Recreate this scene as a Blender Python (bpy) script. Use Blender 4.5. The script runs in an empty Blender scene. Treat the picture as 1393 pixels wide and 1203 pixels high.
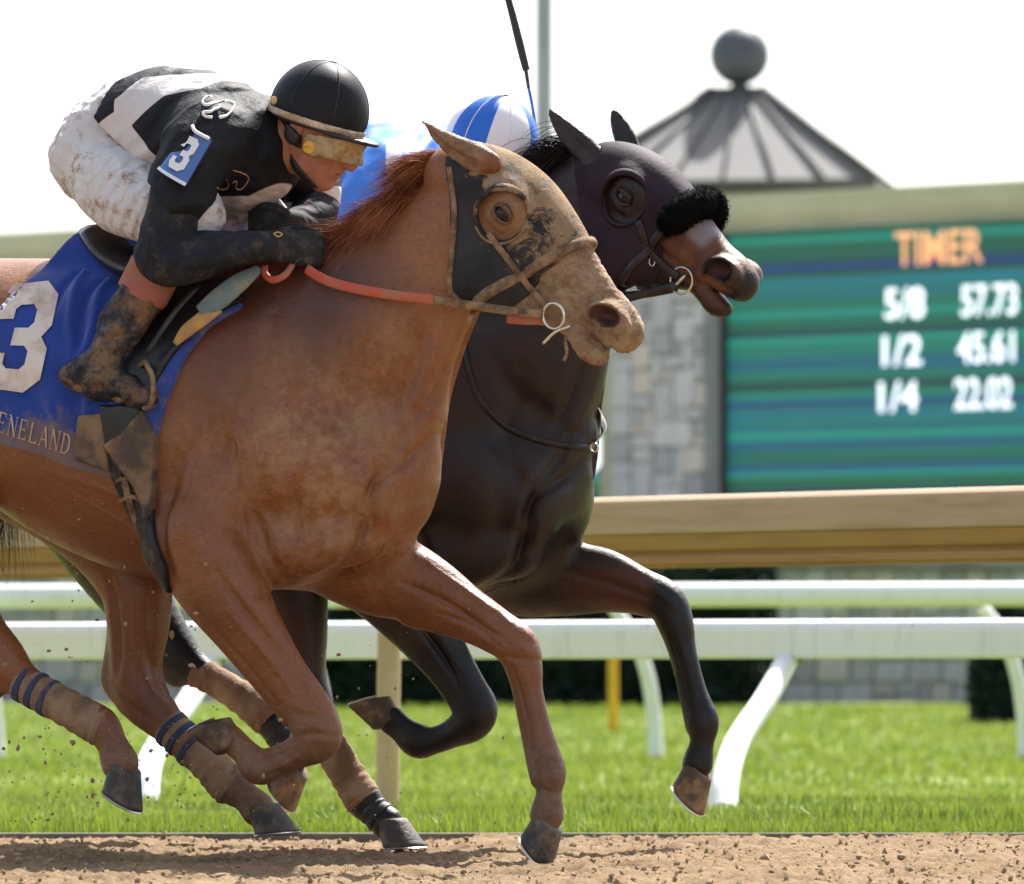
import bpy, bmesh, math, random
import numpy as np
from mathutils import Vector, Matrix
from mathutils.bvhtree import BVHTree

SC = bpy.context.scene
COL = SC.collection
# ---------------------------------------------------------------- camera
FPX, CX, HY, ZC = 10080.0, 696.5, 920.0, 0.449      # focal length in photo pixels, centre column, horizon row, eye height
cam_data = bpy.data.cameras.new('camera')
cam = bpy.data.objects.new('camera', cam_data)
COL.objects.link(cam)
cam.location = (0, 0, ZC)
cam.rotation_euler = (math.radians(90), 0, 0)
cam_data.sensor_width = 36.0
cam_data.lens = 36.0 * FPX / 1393.0
cam_data.shift_y = (HY - 601.5) / 1393.0
cam_data.clip_start = 1.0
cam_data.clip_end = 3000.0
cam_data.dof.use_dof = True
cam_data.dof.focus_distance = 17.75
cam_data.dof.aperture_fstop = 7.6
SC.camera = cam
# ---------------------------------------------------------------- light
SUN_ELEV, SUN_AZ = math.radians(52), math.radians(24)   # azimuth: clockwise from +Y (straight behind the horses)
world = bpy.data.worlds.new('World')
SC.world = world
world.use_nodes = True
wn = world.node_tree
wn.nodes.clear()
w_out = wn.nodes.new('ShaderNodeOutputWorld')
w_bg = wn.nodes.new('ShaderNodeBackground')
w_sky = wn.nodes.new('ShaderNodeTexSky')
w_sky.sky_type = 'NISHITA'
w_sky.sun_disc = False
w_sky.sun_elevation = SUN_ELEV
w_sky.sun_rotation = SUN_AZ
w_sky.air_density = 1.0
w_sky.dust_density = 2.5
w_sky.ozone_density = 1.0
w_hsv = wn.nodes.new('ShaderNodeHueSaturation')
w_hsv.inputs['Saturation'].default_value = 0.55
wn.links.new(w_sky.outputs[0], w_hsv.inputs['Color'])
wn.links.new(w_hsv.outputs[0], w_bg.inputs[0])
w_bg.inputs[1].default_value = 0.12
wn.links.new(w_bg.outputs[0], w_out.inputs[0])
sun_data = bpy.data.lights.new('sun', 'SUN')
sun_data.energy = 5.0
sun_data.angle = math.radians(0.6)
sun_data.color = (1.0, 0.965, 0.91)
sun = bpy.data.objects.new('sun', sun_data)
COL.objects.link(sun)
sd = Vector((math.sin(SUN_AZ) * math.cos(SUN_ELEV), math.cos(SUN_AZ) * math.cos(SUN_ELEV), math.sin(SUN_ELEV)))
sun.rotation_euler = sd.to_track_quat('Z', 'Y').to_euler()
sun.location = (0, 20, 30)
SC.view_settings.view_transform = 'Standard'
SC.view_settings.look = 'None'
SC.view_settings.gamma = 1.0
SC.view_settings.use_curve_mapping = False
SC.view_settings.exposure = 1.27
SC.render.engine = 'CYCLES'
SC.cycles.use_denoising = True
SC.cycles.max_bounces = 6
SC.cycles.transparent_max_bounces = 8
# ---------------------------------------------------------------- helpers: materials
def mat(name, rgb=(0.5, 0.5, 0.5), rough=0.6, metal=0.0, spec=0.5, sheen=0.0):
    m = bpy.data.materials.new(name); m.use_nodes = True
    b = m.node_tree.nodes['Principled BSDF']
    b.inputs['Base Color'].default_value = (*rgb, 1); b.inputs['Roughness'].default_value = rough
    b.inputs['Metallic'].default_value = metal; b.inputs['Specular IOR Level'].default_value = spec
    if sheen: b.inputs['Sheen Weight'].default_value = sheen
    return m
class NT:
    """small wrapper to write node graphs briefly"""
    def __init__(s, m): s.m = m; s.t = m.node_tree; s.b = s.t.nodes['Principled BSDF']; s._co = None
    def n(s, kind, **kw):
        x = s.t.nodes.new('ShaderNode' + kind)
        for k, v in kw.items(): setattr(x, k, v)
        return x
    def put(s, sock, v):
        if isinstance(v, bpy.types.NodeSocket): s.t.links.new(v, sock)
        elif isinstance(v, (tuple, list)) and len(v) == 3 and sock.type == 'RGBA': sock.default_value = (*v, 1)
        else: sock.default_value = v
    @property
    def co(s):
        if s._co is None: s._co = s.n('TexCoord').outputs['Object']
        return s._co
    def scale(s, v, vec=None):
        x = s.n('Mapping'); s.put(x.inputs['Vector'], vec or s.co); x.inputs['Scale'].default_value = v; return x.outputs[0]
    def noise(s, sc, det=4, rough=0.55, vec=None, dist=0.0):
        x = s.n('TexNoise'); s.put(x.inputs['Vector'], vec or s.co); x.inputs['Scale'].default_value = sc
        x.inputs['Detail'].default_value = det; x.inputs['Roughness'].default_value = rough; x.inputs['Distortion'].default_value = dist
        return x.outputs['Fac']
    def vor(s, sc, vec=None, feature='F1'):
        x = s.n('TexVoronoi', feature=feature); s.put(x.inputs['Vector'], vec or s.co); x.inputs['Scale'].default_value = sc
        return x.outputs[0]
    def attr(s, name):
        x = s.n('Attribute', attribute_name=name); return x.outputs['Fac']
    def ramp(s, f, a, b, lo=0.0, hi=1.0):
        x = s.n('MapRange', interpolation_type='SMOOTHSTEP'); s.put(x.inputs[0], f)
        x.inputs[1].default_value = a; x.inputs[2].default_value = b; x.inputs[3].default_value = lo; x.inputs[4].default_value = hi
        return x.outputs[0]
    def math(s, op, a, b=0.0, clamp=False):
        x = s.n('Math', operation=op, use_clamp=clamp); s.put(x.inputs[0], a); s.put(x.inputs[1], b); return x.outputs[0]
    def mix(s, f, a, b):
        x = s.n('Mix', data_type='RGBA'); s.put(x.inputs[0], f); s.put(x.inputs[6], a); s.put(x.inputs[7], b); return x.outputs[2]
    def bump(s, h, strength=0.3, dist=0.01):
        x = s.n('Bump'); s.put(x.inputs['Height'], h); x.inputs['Strength'].default_value = strength; x.inputs['Distance'].default_value = dist
        s.t.links.new(x.outputs[0], s.b.inputs['Normal'])
    def base(s, c): s.put(s.b.inputs['Base Color'], c)
    def rough(s, c): s.put(s.b.inputs['Roughness'], c)
def noisy(name, c1, c2, scale=20, rough=0.7, bump=0.2, bscale=60, bdist=0.004, lo=0.35, hi=0.65, metal=0.0, spec=0.4, stretch=None):
    """two tones mixed by noise with a fine relief"""
    mt = mat(name, c1, rough, metal, spec); t = NT(mt)
    vec = t.scale(stretch) if stretch else None
    t.base(t.mix(t.ramp(t.noise(scale, 6, 0.6, vec), lo, hi), c1, c2))
    if bump: t.bump(t.noise(bscale, 4, 0.6, vec), bump, bdist)
    return mt

# ---------------------------------------------------------------- helpers: objects
def tag(o, label=None, cat=None, group=None, kind=None):
    for k, v in (('label', label), ('category', cat), ('group', group), ('kind', kind)):
        if v: o[k] = v
    return o
def link(name, me, m=None, parent=None):
    o = bpy.data.objects.new(name, me); COL.objects.link(o)
    if m is not None and me is not None and not me.materials: me.materials.append(m)
    if parent is not None: o.parent = parent
    return o
def empty(name, loc=(0, 0, 0), rz=0.0):
    o = bpy.data.objects.new(name, None); COL.objects.link(o); o.location = loc; o.rotation_euler = (0, 0, rz); o.empty_display_size = 0.1
    return o
def mesh_np(name, v, f, smooth=True):
    """v (n,3) float, f (m,4) or (m,3) int -> mesh, quickly"""
    me = bpy.data.meshes.new(name); v = np.asarray(v, np.float32); f = np.asarray(f, np.int32); k = f.shape[1]
    me.vertices.add(len(v)); me.vertices.foreach_set('co', v.ravel())
    me.loops.add(f.size); me.loops.foreach_set('vertex_index', f.ravel())
    me.polygons.add(len(f)); me.polygons.foreach_set('loop_start', np.arange(0, f.size, k, dtype=np.int32))
    me.update(calc_edges=True)
    me.polygons.foreach_set('use_smooth', np.full(len(f), bool(smooth)))
    return me
def set_attr(me, name, arr):
    a = me.attributes.new(name, 'FLOAT', 'POINT'); a.data.foreach_set('value', np.asarray(arr, np.float32))
def bm_mesh(name, bm, smooth=False):
    me = bpy.data.meshes.new(name); bmesh.ops.recalc_face_normals(bm, faces=bm.faces); bm.to_mesh(me); bm.free()
    if smooth: me.polygons.foreach_set('use_smooth', np.full(len(me.polygons), True))
    return me
def box_bm(bm, lo, hi, bev=0.0):
    r = bmesh.ops.create_cube(bm, size=1.0)
    vs = r['verts']
    for v in vs: v.co = Vector([(lo[i] + hi[i]) / 2 + v.co[i] * (hi[i] - lo[i]) for i in range(3)])
    if bev:
        es = list({e for v in vs for e in v.link_edges}); bmesh.ops.bevel(bm, geom=es, offset=bev, segments=2, affect='EDGES', profile=0.5)
def box(name, lo, hi, m, parent=None, bev=0.0):
    bm = bmesh.new(); box_bm(bm, lo, hi, bev); return link(name, bm_mesh(name, bm), m, parent)
def crom(pts, n):
    """Catmull-Rom resampling of rows of numbers"""
    p = np.asarray(pts, float); out = []
    q = np.vstack([2 * p[0] - p[1], p, 2 * p[-1] - p[-2]])
    for i in range(1, len(q) - 2):
        for j in range(n):
            t = j / n; a, b, c, d = q[i - 1], q[i], q[i + 1], q[i + 2]
            out.append(0.5 * (2 * b + (c - a) * t + (2 * a - 5 * b + 4 * c - d) * t * t + (3 * b - a - 3 * c + d) * t ** 3))
    out.append(p[-1]); return np.array(out)
def tube_np(pts, rad, sides=8, flat=1.0, up=(0, 0, 1), cap=True):
    """tube along points; flat squeezes the second axis"""
    p = np.asarray(pts, float); n = len(p); r = np.broadcast_to(np.asarray(rad, float), (n,))
    t = np.gradient(p, axis=0); t /= np.linalg.norm(t, axis=1)[:, None] + 1e-12
    upv = np.broadcast_to(np.asarray(up, float), p.shape); a = upv - (t * upv).sum(1)[:, None] * t; la = np.linalg.norm(a, axis=1)
    a[la < 1e-3] = np.cross(t[la < 1e-3], (0.31, 0.52, 0.8)); a /= np.linalg.norm(a, axis=1)[:, None]
    b = np.cross(t, a); th = np.linspace(0, 2 * np.pi, sides, endpoint=False)
    v = p[:, None] + r[:, None, None] * (np.cos(th)[None, :, None] * b[:, None] + flat * np.sin(th)[None, :, None] * a[:, None])
    v = v.reshape(-1, 3); i = np.arange(n - 1)[:, None] * sides; j = np.arange(sides)[None]; k = (j + 1) % sides
    f = np.stack([i + j, i + k, i + sides + k, i + sides + j], -1).reshape(-1, 4)
    if cap:
        v = np.vstack([v, p[0], p[-1]]); c0, c1 = n * sides, n * sides + 1; jj = np.arange(sides); kk = (jj + 1) % sides
        f = np.vstack([f, np.stack([np.full(sides, c0), kk, jj, np.full(sides, c0)], -1)[:, [0, 1, 2, 2]],
                       np.stack([np.full(sides, c1), (n - 1) * sides + jj, (n - 1) * sides + kk], -1)[:, [0, 1, 2, 2]]])
    return v, f
def fix_deg(f):
    return [tuple(dict.fromkeys(x)) for x in f.tolist()]
def tube(name, pts, rad, m, parent=None, sides=10, flat=1.0, up=(0, 0, 1), smooth_n=6):
    p = crom(pts, smooth_n) if smooth_n else np.asarray(pts, float)
    if np.ndim(rad) and smooth_n: rad = crom(np.asarray(rad, float)[:, None], smooth_n)[:, 0]
    v, f = tube_np(p, rad, sides, flat, up)
    me = bpy.data.meshes.new(name); me.from_pydata(v.tolist(), [], fix_deg(f)); me.polygons.foreach_set('use_smooth', np.full(len(me.polygons), True))
    return link(name, me, m, parent)
def torus(name, R, r, m, parent=None, mtx=None, ry=None, arc=(0, 2 * math.pi), sides=10, n=40, flat=1.0):
    th = np.linspace(arc[0], arc[1], n); full = abs(arc[1] - arc[0] - 2 * math.pi) < 1e-6
    p = np.stack([R * np.cos(th), (ry or R) * np.sin(th), 0 * th], -1)
    v, f = tube_np(p, r, sides, flat, up=(0, 0, 1), cap=not full)
    me = bpy.data.meshes.new(name); me.from_pydata(v.tolist(), [], fix_deg(f)); me.polygons.foreach_set('use_smooth', np.full(len(me.polygons), True))
    if mtx is not None: me.transform(mtx)
    return link(name, me, m, parent)
def basis(o, x, y, z):
    M = Matrix.Identity(4)
    for i in range(3): M[i][0], M[i][1], M[i][2], M[i][3] = x[i], y[i], z[i], o[i]
    return M
def unit(v):
    v = np.asarray(v, float); return v / np.linalg.norm(v)

# ---------------------------------------------------------------- helpers: places
def W(px, py, d):
    """photo pixel at distance d (metres along the view) -> world point"""
    return np.array([(px - CX) * d / FPX, d, ZC + (HY - py) * d / FPX])
class Frame:
    """a body's own axes: x forward, y away from the camera's side, z up; built round a place in the picture"""
    def __init__(s, px, d, yaw_deg):
        a = math.radians(yaw_deg); s.yaw = a; p = W(px, HY, d); s.O = np.array([p[0], p[1], 0.0])
        s.u = np.array([math.cos(a), -math.sin(a), 0]); s.v = np.array([math.sin(a), math.cos(a), 0]); s.k = np.array([0, 0, 1.0])
    def P(s, px, py, w=0.0):
        """pixel -> body point on the plane w metres to the camera's side of the body's middle"""
        r = np.array([(px - CX) / FPX, 1.0, (HY - py) / FPX]); c = np.array([0, 0, ZC])
        d = (-w - (c - s.O) @ s.v) / (r @ s.v); q = c + d * r - s.O
        return np.array([q @ s.u, q @ s.v, q[2]])
    def root(s, name):
        return empty(name, tuple(s.O), -s.yaw)
    def to_local(s, w): q = np.asarray(w) - s.O; return np.array([q @ s.u, q @ s.v, q[2]])

# ---------------------------------------------------------------- helpers: implicit bodies
def smin(a, b, k):
    if k <= 0: return np.minimum(a, b)
    h = np.maximum(k - np.abs(a - b), 0) / k
    return np.minimum(a, b) - h * h * k * 0.25
def poly_sd(x, z, P):
    """signed distance to polygon (n,2), negative inside"""
    P = np.asarray(P, float); d = np.full(np.shape(x), 1e9); ins = np.zeros(np.shape(x), bool)
    for i in range(len(P)):
        a, b = P[i], P[(i + 1) % len(P)]; ex, ez = b - a; wx, wz = x - a[0], z - a[1]
        t = np.clip((wx * ex + wz * ez) / (ex * ex + ez * ez + 1e-12), 0, 1)
        d = np.minimum(d, (wx - ex * t) ** 2 + (wz - ez * t) ** 2)
        c = ((a[1] <= z) != (b[1] <= z)) & (x < (b[0] - a[0]) * (z - a[1]) / (b[1] - a[1] + 1e-12) + a[0])
        ins ^= c
    d = np.sqrt(d); return np.where(ins, -d, d)
class Vol:
    def __init__(s, lo, hi, h, init=0.6):
        s.lo, s.h = np.asarray(lo, float), h
        s.ax = [np.arange(lo[i], hi[i], h).astype(np.float32) for i in range(3)]
        s.D = np.full([len(a) for a in s.ax], init, np.float32)
    def like(s, init=0.6):
        o = Vol.__new__(Vol); o.lo, o.h, o.ax = s.lo, s.h, s.ax; o.D = np.full(s.D.shape, init, np.float32); return o
    def copy(s): o = s.like(); o.D = s.D.copy(); return o
    def sub(s, lo, hi):
        sl = []
        for i in range(3):
            a = int(np.clip(np.floor((lo[i] - s.lo[i]) / s.h), 0, len(s.ax[i]))); b = int(np.clip(np.ceil((hi[i] - s.lo[i]) / s.h) + 1, 0, len(s.ax[i])))
            sl.append(slice(a, b))
        sl = tuple(sl)
        return sl, s.ax[0][sl[0]][:, None, None], s.ax[1][sl[1]][None, :, None], s.ax[2][sl[2]][None, None, :]
    def put(s, sl, d, k, cut=False):
        if s.D[sl].size == 0: return
        d = d.astype(np.float32)
        s.D[sl] = -smin(-s.D[sl], d, k) if cut else smin(s.D[sl], d, k)
    def chain(s, pts, k=0.02, L=(0, 1, 0), n=5, cut=False):
        """pts rows: x,y,z,r,rw (r across in the body's plane, rw along L)"""
        p = np.asarray(pts, float)
        if p.shape[1] == 4: p = np.hstack([p, p[:, 3:4]])
        q = crom(p, n) if n > 1 and len(p) > 2 else (crom(p, 1) if len(p) > 2 else p)
        q[:, 3:] = np.maximum(q[:, 3:], 0.0015); m = np.full(len(q), q[:, 3:].max() + k + 3 * s.h)
        lo, hi = (q[:, :3] - m[:, None]).min(0), (q[:, :3] + m[:, None]).max(0); sl, X, Y, Z = s.sub(lo, hi)
        if s.D[sl].size == 0: return
        T = np.full(s.D[sl].shape, 0.6, np.float32); o = [x.start for x in sl]; L = np.asarray(L, float)
        for a, b in zip(q[:-1], q[1:]):
            mm = max(a[3], a[4], b[3], b[4]) + k + 2 * s.h
            sl2, x, y, z = s.sub(np.minimum(a[:3], b[:3]) - mm, np.maximum(a[:3], b[:3]) + mm)
            e = b[:3] - a[:3]; ee = e @ e + 1e-12
            t = np.clip(((x - a[0]) * e[0] + (y - a[1]) * e[1] + (z - a[2]) * e[2]) / ee, 0, 1)
            dx, dy, dz = x - a[0] - e[0] * t, y - a[1] - e[1] * t, z - a[2] - e[2] * t
            r = a[3] + (b[3] - a[3]) * t; rw = a[4] + (b[4] - a[4]) * t; l = dx * L[0] + dy * L[1] + dz * L[2]; g = r / rw
            d = np.sqrt(dx * dx + dy * dy + dz * dz + (g * g - 1) * l * l) - r
            d = np.where(d > 0, d * np.minimum(1, 1 / np.maximum(g, 1e-3) ** 0.5), d)
            s2 = tuple(slice(c.start - oo, c.stop - oo) for c, oo in zip(sl2, o))
            T[s2] = np.minimum(T[s2], d)
        s.put(sl, T, k, cut)
    def ell(s, c, r, k=0.02, A=None, cut=False):
        """ellipsoid centre c, radii r, axes rows of A"""
        A = np.eye(3) if A is None else np.asarray(A, float); m = max(r) + k + 3 * s.h
        sl, X, Y, Z = s.sub(np.asarray(c) - m, np.asarray(c) + m)
        if s.D[sl].size == 0: return
        dx, dy, dz = X - c[0], Y - c[1], Z - c[2]; q = [(dx * A[i][0] + dy * A[i][1] + dz * A[i][2]) / r[i] for i in range(3)]
        k0 = np.sqrt(q[0] ** 2 + q[1] ** 2 + q[2] ** 2); k1 = np.sqrt((q[0] / r[0]) ** 2 + (q[1] / r[1]) ** 2 + (q[2] / r[2]) ** 2) + 1e-6
        s.put(sl, k0 * (k0 - 1) / k1, k, cut)
    def poly(s, P):
        """2-D polygon (x,z) distance, broadcast over y"""
        x, z = np.meshgrid(s.ax[0], s.ax[2], indexing='ij'); return poly_sd(x, z, P).astype(np.float32)[:, None, :]
    def plane(s, p, n):
        n = unit(n); return ((s.ax[0][:, None, None] - p[0]) * n[0] + (s.ax[1][None, :, None] - p[1]) * n[1] + (s.ax[2][None, None, :] - p[2]) * n[2]).astype(np.float32)
    def wave(s, amp, freq, seed=0, warp=1.0):
        """cheap fold field: a few crossing sine sheets"""
        rg = np.random.default_rng(seed); X, Y, Z = s.ax[0][:, None, None], s.ax[1][None, :, None], s.ax[2][None, None, :]; out = 0
        for i in range(4):
            d = unit(rg.normal(size=3)); f = freq * rg.uniform(0.6, 1.5); d2 = unit(rg.normal(size=3))
            out = out + np.sin(f * (d[0] * X + d[1] * Y + d[2] * Z) + warp * 2 * np.sin(f * 0.45 * (d2[0] * X + d2[1] * Y + d2[2] * Z) + i) + rg.uniform(0, 6))
        return (amp * 0.5 * out).astype(np.float32)
    def folds(s, amp, freq, d, d2, seed=0, warp=1.5):
        """soft creases running across direction d, wandering along d2"""
        rg = np.random.default_rng(seed); X, Y, Z = s.ax[0][:, None, None], s.ax[1][None, :, None], s.ax[2][None, None, :]; out = 0
        for i in range(3):
            a = unit(np.asarray(d) + rg.normal(0, .22, 3)); b = unit(np.asarray(d2) + rg.normal(0, .35, 3)); f = freq * rg.uniform(.6, 1.5)
            q = np.sin(f * (a[0] * X + a[1] * Y + a[2] * Z) + warp * np.sin(f * .3 * (b[0] * X + b[1] * Y + b[2] * Z) + rg.uniform(0, 6)) + rg.uniform(0, 6))
            e = .5 + .5 * np.sin(f * .23 * (b[0] * X + b[1] * Y + b[2] * Z) + 1.3 * np.sin(f * .17 * (a[0] * X + a[2] * Z)) + rg.uniform(0, 6)); out = out + (.5 + .5 * q) ** 2.5 * e
        return (-amp * out).astype(np.float32)
    def mesh(s, name, smooth=1, largest=False):
        D = s.D; S = D < 0
        ii = np.argwhere(S)
        if len(ii) == 0: return mesh_np(name, np.zeros((3, 3)), np.array([[0, 1, 2]]))
        a, b = np.maximum(ii.min(0) - 2, 0), ii.max(0) + 3; sl = tuple(slice(x, y) for x, y in zip(a, b)); D = D[sl]; S = S[sl]
        D = np.pad(D, 1, constant_values=0.1); S = np.pad(S, 1)
        v, f = surfnets(D, S); v = (v - 1 + a) * s.h + s.lo
        for _ in range(smooth): v = laplace(v, f)
        return mesh_np(name, v, f)
def surfnets(D, S):
    c = np.zeros([n - 1 for n in D.shape], np.uint8)
    for i in (0, 1):
        for j in (0, 1):
            for k in (0, 1): c += S[i:i + c.shape[0], j:j + c.shape[1], k:k + c.shape[2]]
    idx = np.argwhere((c > 0) & (c < 8)); ID = np.full(c.shape, -1, np.int32); ID[tuple(idx.T)] = np.arange(len(idx))
    off = np.array([(i, j, k) for i in (0, 1) for j in (0, 1) for k in (0, 1)])
    val = np.stack([D[idx[:, 0] + o[0], idx[:, 1] + o[1], idx[:, 2] + o[2]] for o in off], 1)
    acc = np.zeros((len(idx), 3)); cnt = np.zeros(len(idx))
    for a in range(8):
        for b in range(a + 1, 8):
            if np.abs(off[a] - off[b]).sum() != 1: continue
            va, vb = val[:, a], val[:, b]; m = (va < 0) != (vb < 0); t = np.where(m, va / np.where(m, va - vb, 1), 0)
            acc += m[:, None] * (off[a] + t[:, None] * (off[b] - off[a])); cnt += m
    v = idx + acc / cnt[:, None]; F = []
    for ax in range(3):
        u, w = (ax + 1) % 3, (ax + 2) % 3
        A = np.take(S, range(0, S.shape[ax] - 1), ax); B = np.take(S, range(1, S.shape[ax]), ax)
        e = np.argwhere(A != B); e = e[(e[:, u] > 0) & (e[:, w] > 0) & (e[:, u] < S.shape[u] - 1) & (e[:, w] < S.shape[w] - 1)]
        def cell(du, dw):
            g = e.copy(); g[:, u] -= du; g[:, w] -= dw; return ID[tuple(g.T)]
        q = np.stack([cell(1, 1), cell(0, 1), cell(0, 0), cell(1, 0)], 1); flip = ~A[tuple(e.T)]
        q[flip] = q[flip][:, ::-1]; F.append(q)
    return v, np.vstack(F)
def laplace(v, f, lam=0.5):
    n = len(v); e = np.vstack([f[:, [0, 1]], f[:, [1, 2]], f[:, [2, 3]], f[:, [3, 0]]])
    cnt = np.bincount(e[:, 0], minlength=n) + np.bincount(e[:, 1], minlength=n); o = np.empty_like(v)
    for i in range(3):
        o[:, i] = (np.bincount(e[:, 0], v[e[:, 1], i], n) + np.bincount(e[:, 1], v[e[:, 0], i], n)) / np.maximum(cnt, 1)
    return v + lam * (o - v)
def verts(me):
    a = np.empty(len(me.vertices) * 3, np.float32); me.vertices.foreach_get('co', a); return a.reshape(-1, 3)
def bvh_of(me):
    me.calc_loop_triangles(); return BVHTree.FromPolygons([v.co for v in me.vertices], [p.vertices for p in me.polygons])
def sstep(x, a, b): t = np.clip((x - a) / (b - a), 0, 1); return t * t * (3 - 2 * t)
def seg_d(v, a, b):
    a, b = np.asarray(a), np.asarray(b); e = b - a; t = np.clip(((v - a) @ e) / (e @ e), 0, 1); return np.linalg.norm(v - a - t[:, None] * e, axis=1), t

def normals(me):
    a = np.empty(len(me.vertices) * 3, np.float32); me.vertex_normals.foreach_get('vector', a); return a.reshape(-1, 3)
def carve(me, F, lines, w=.2, side=None):
    """press grooves (depth > 0) or raise cords (depth < 0) along picture lines into the camera's side of a body"""
    v = verts(me).astype(float); n = normals(me).astype(float); d = np.zeros(len(v))
    for pts, ww, depth, sig in lines:
        P = crom(np.array([F.P(a, b, ww) for a, b in pts]), 6); lo, hi = P.min(0) - .12, P.max(0) + .12
        m = np.where(((v > lo) & (v < hi)).all(1) & (n[:, 1] < .35))[0]
        if len(m) == 0: continue
        q = v[m][:, [0, 2]]; best = np.full(len(m), 9.0); par = np.zeros(len(m)); k = len(P) - 1
        for i in range(k):
            a, b = P[i][[0, 2]], P[i + 1][[0, 2]]; e = b - a; t = np.clip(((q - a) @ e) / (e @ e + 1e-12), 0, 1); dd = np.linalg.norm(q - a - t[:, None] * e, axis=1); u = dd < best; best[u] = dd[u]; par[u] = (i + t[u]) / k
        fade = np.sin(np.clip(par, .04, .96) * np.pi) ** .5
        d[m] += depth * np.exp(-(best / sig) ** 2) * fade
    v -= n * d[:, None]; me.vertices.foreach_set('co', v.astype(np.float32).ravel()); me.update()
# ---------------------------------------------------------------- ground
Y_KERB = 20.6
def zg(y):
    """height of the ground at distance y"""
    return np.where(y < 40, 0.0, 0.19 * sstep(np.asarray(y, float), 40, 72))
def grass_ground_material():
    mt = mat('turf', (.1, .2, .02), .9, 0, .2); t = NT(mt)
    t.base(t.mix(t.ramp(t.noise(1.2, 6, .65), .35, .65), (.105, .16, .016), (.17, .21, .032))); t.bump(t.noise(45, 5, .7), .6, .03); return mt
M_TURF = grass_ground_material()
ys = np.concatenate([np.linspace(Y_KERB + .03, 40, 60), np.linspace(41, 75, 40), np.geomspace(78, 2500, 30)]); xs = np.concatenate([-np.geomspace(12, 2500, 16)[::-1], np.linspace(-10, 10, 60), np.geomspace(12, 2500, 16)])
gx, gy = np.meshgrid(xs, ys); gz = zg(gy) + .006 * np.sin(gx * 3.1 + gy * 1.7) * np.sin(gy * 2.3) * (gy > 21.5) * (np.abs(gx) < 11)
def grid_faces(nr, nc):
    i = np.arange(nr * nc).reshape(nr, nc); return np.stack([i[:-1, :-1], i[:-1, 1:], i[1:, 1:], i[1:, :-1]], -1).reshape(-1, 4)
turf = link('turf_ground', mesh_np('turf_ground', np.stack([gx, gy, gz], -1).reshape(-1, 3), grid_faces(len(ys), len(xs))), M_TURF); tag(turf, kind='structure')
def vnoise(x, y, f, seed):
    """smooth value noise on a plane"""
    rgn = np.random.default_rng(seed); T = rgn.uniform(-1, 1, (256, 256)); X, Yy = x * f, y * f; i, j = np.floor(X).astype(int), np.floor(Yy).astype(int); a, b = X - i, Yy - j
    a, b = a * a * (3 - 2 * a), b * b * (3 - 2 * b); g = lambda p, q: T[p % 256, q % 256]
    return (g(i, j) * (1 - a) + g(i + 1, j) * a) * (1 - b) + (g(i, j + 1) * (1 - a) + g(i + 1, j + 1) * a) * b
def dirt_material():
    mt = mat('track_dirt', (.3, .17, .08), .95, 0, .15); t = NT(mt)
    c = t.mix(t.ramp(t.noise(2.2, 6, .7), .35, .65), (.30, .208, .122), (.235, .158, .088)); c = t.mix(t.ramp(t.noise(60, 6, .7), .5, .75), c, (.155, .092, .05)); t.base(c)
    t.bump(t.noise(140, 5, .75), .8, .012); return mt
M_DIRT = dirt_material()
ys = np.linspace(14.5, Y_KERB, 430); xs = np.linspace(-2.6, 2.6, 430); gx, gy = np.meshgrid(xs, ys)
def dirt_z(gx, gy):
    b = np.abs(vnoise(gx, gy, 14, 1)); s = np.abs(vnoise(gx, gy, 34, 2)); z = .018 * (1 - b) ** 2 + .012 * (1 - s) ** 2 + .014 * vnoise(gx, gy, 3.5, 3) + .010 * vnoise(gx, gy * .35, 1.6, 6) + .005 * vnoise(gx, gy, 70, 4) - .018
    return z + -.014 * sstep(gy, Y_KERB - .30, Y_KERB)
dirt = link('dirt_track', mesh_np('dirt_track', np.stack([gx, gy, dirt_z(gx, gy)], -1).reshape(-1, 3), grid_faces(430, 430)), M_DIRT); tag(dirt, kind='structure')
outer = np.array([(-600, -30, -.03), (600, -30, -.03), (600, 14.5, -.03), (-600, 14.5, -.03), (-600, Y_KERB, -.03), (-2.6, 14.5, -.03), (-2.6, Y_KERB, -.03), (2.6, 14.5, -.03), (2.6, Y_KERB, -.03), (600, Y_KERB, -.03)])
far_dirt = link('dirt_track', mesh_np('dirt_track_far', outer, np.array([(0, 1, 2, 3), (3, 5, 6, 4), (7, 2, 9, 8)]), False), M_DIRT); tag(far_dirt, kind='structure')
def scatter_lumps(name, pts, sizes, m, seed=0, parent=None):
    """small faceted lumps in one mesh"""
    bm = bmesh.new(); bmesh.ops.create_icosphere(bm, subdivisions=1, radius=1.0); bv = np.array([v.co for v in bm.verts]); bf = np.array([[v.index for v in f.verts] for f in bm.faces]); bm.free()
    rgn = np.random.default_rng(seed); n = len(pts); V = bv[None] * (1 + rgn.uniform(-.35, .35, (n, len(bv), 1))) * np.asarray(sizes)[:, None, None] * rgn.uniform(.6, 1.3, (n, 1, 3)) + np.asarray(pts)[:, None]
    F = bf[None] + (np.arange(n) * len(bv))[:, None, None]
    return link(name, mesh_np(name, V.reshape(-1, 3), F.reshape(-1, 3), False), m, parent)
rs = np.random.default_rng(11); n = 9000; cx, cy = rs.uniform(-2.4, 2.4, n), rs.uniform(15.2, Y_KERB - .02, n)
M_CLOD = noisy('dirt_clod', (.32, .222, .132), (.24, .16, .09), 3, .95, .6, 160, .004)
clods = scatter_lumps('loose_dirt', np.stack([cx, cy, dirt_z(cx, cy) + .003], -1), rs.gamma(2.0, .0013, n) + .0016, M_CLOD, 12); tag(clods, 'loose crumbs of tan dirt lying over the track', 'dirt', kind='stuff')
M_KERB = noisy('kerb_grey', (.11, .10, .085), (.17, .15, .125), 8, .9, .6, 60, .006)
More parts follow.
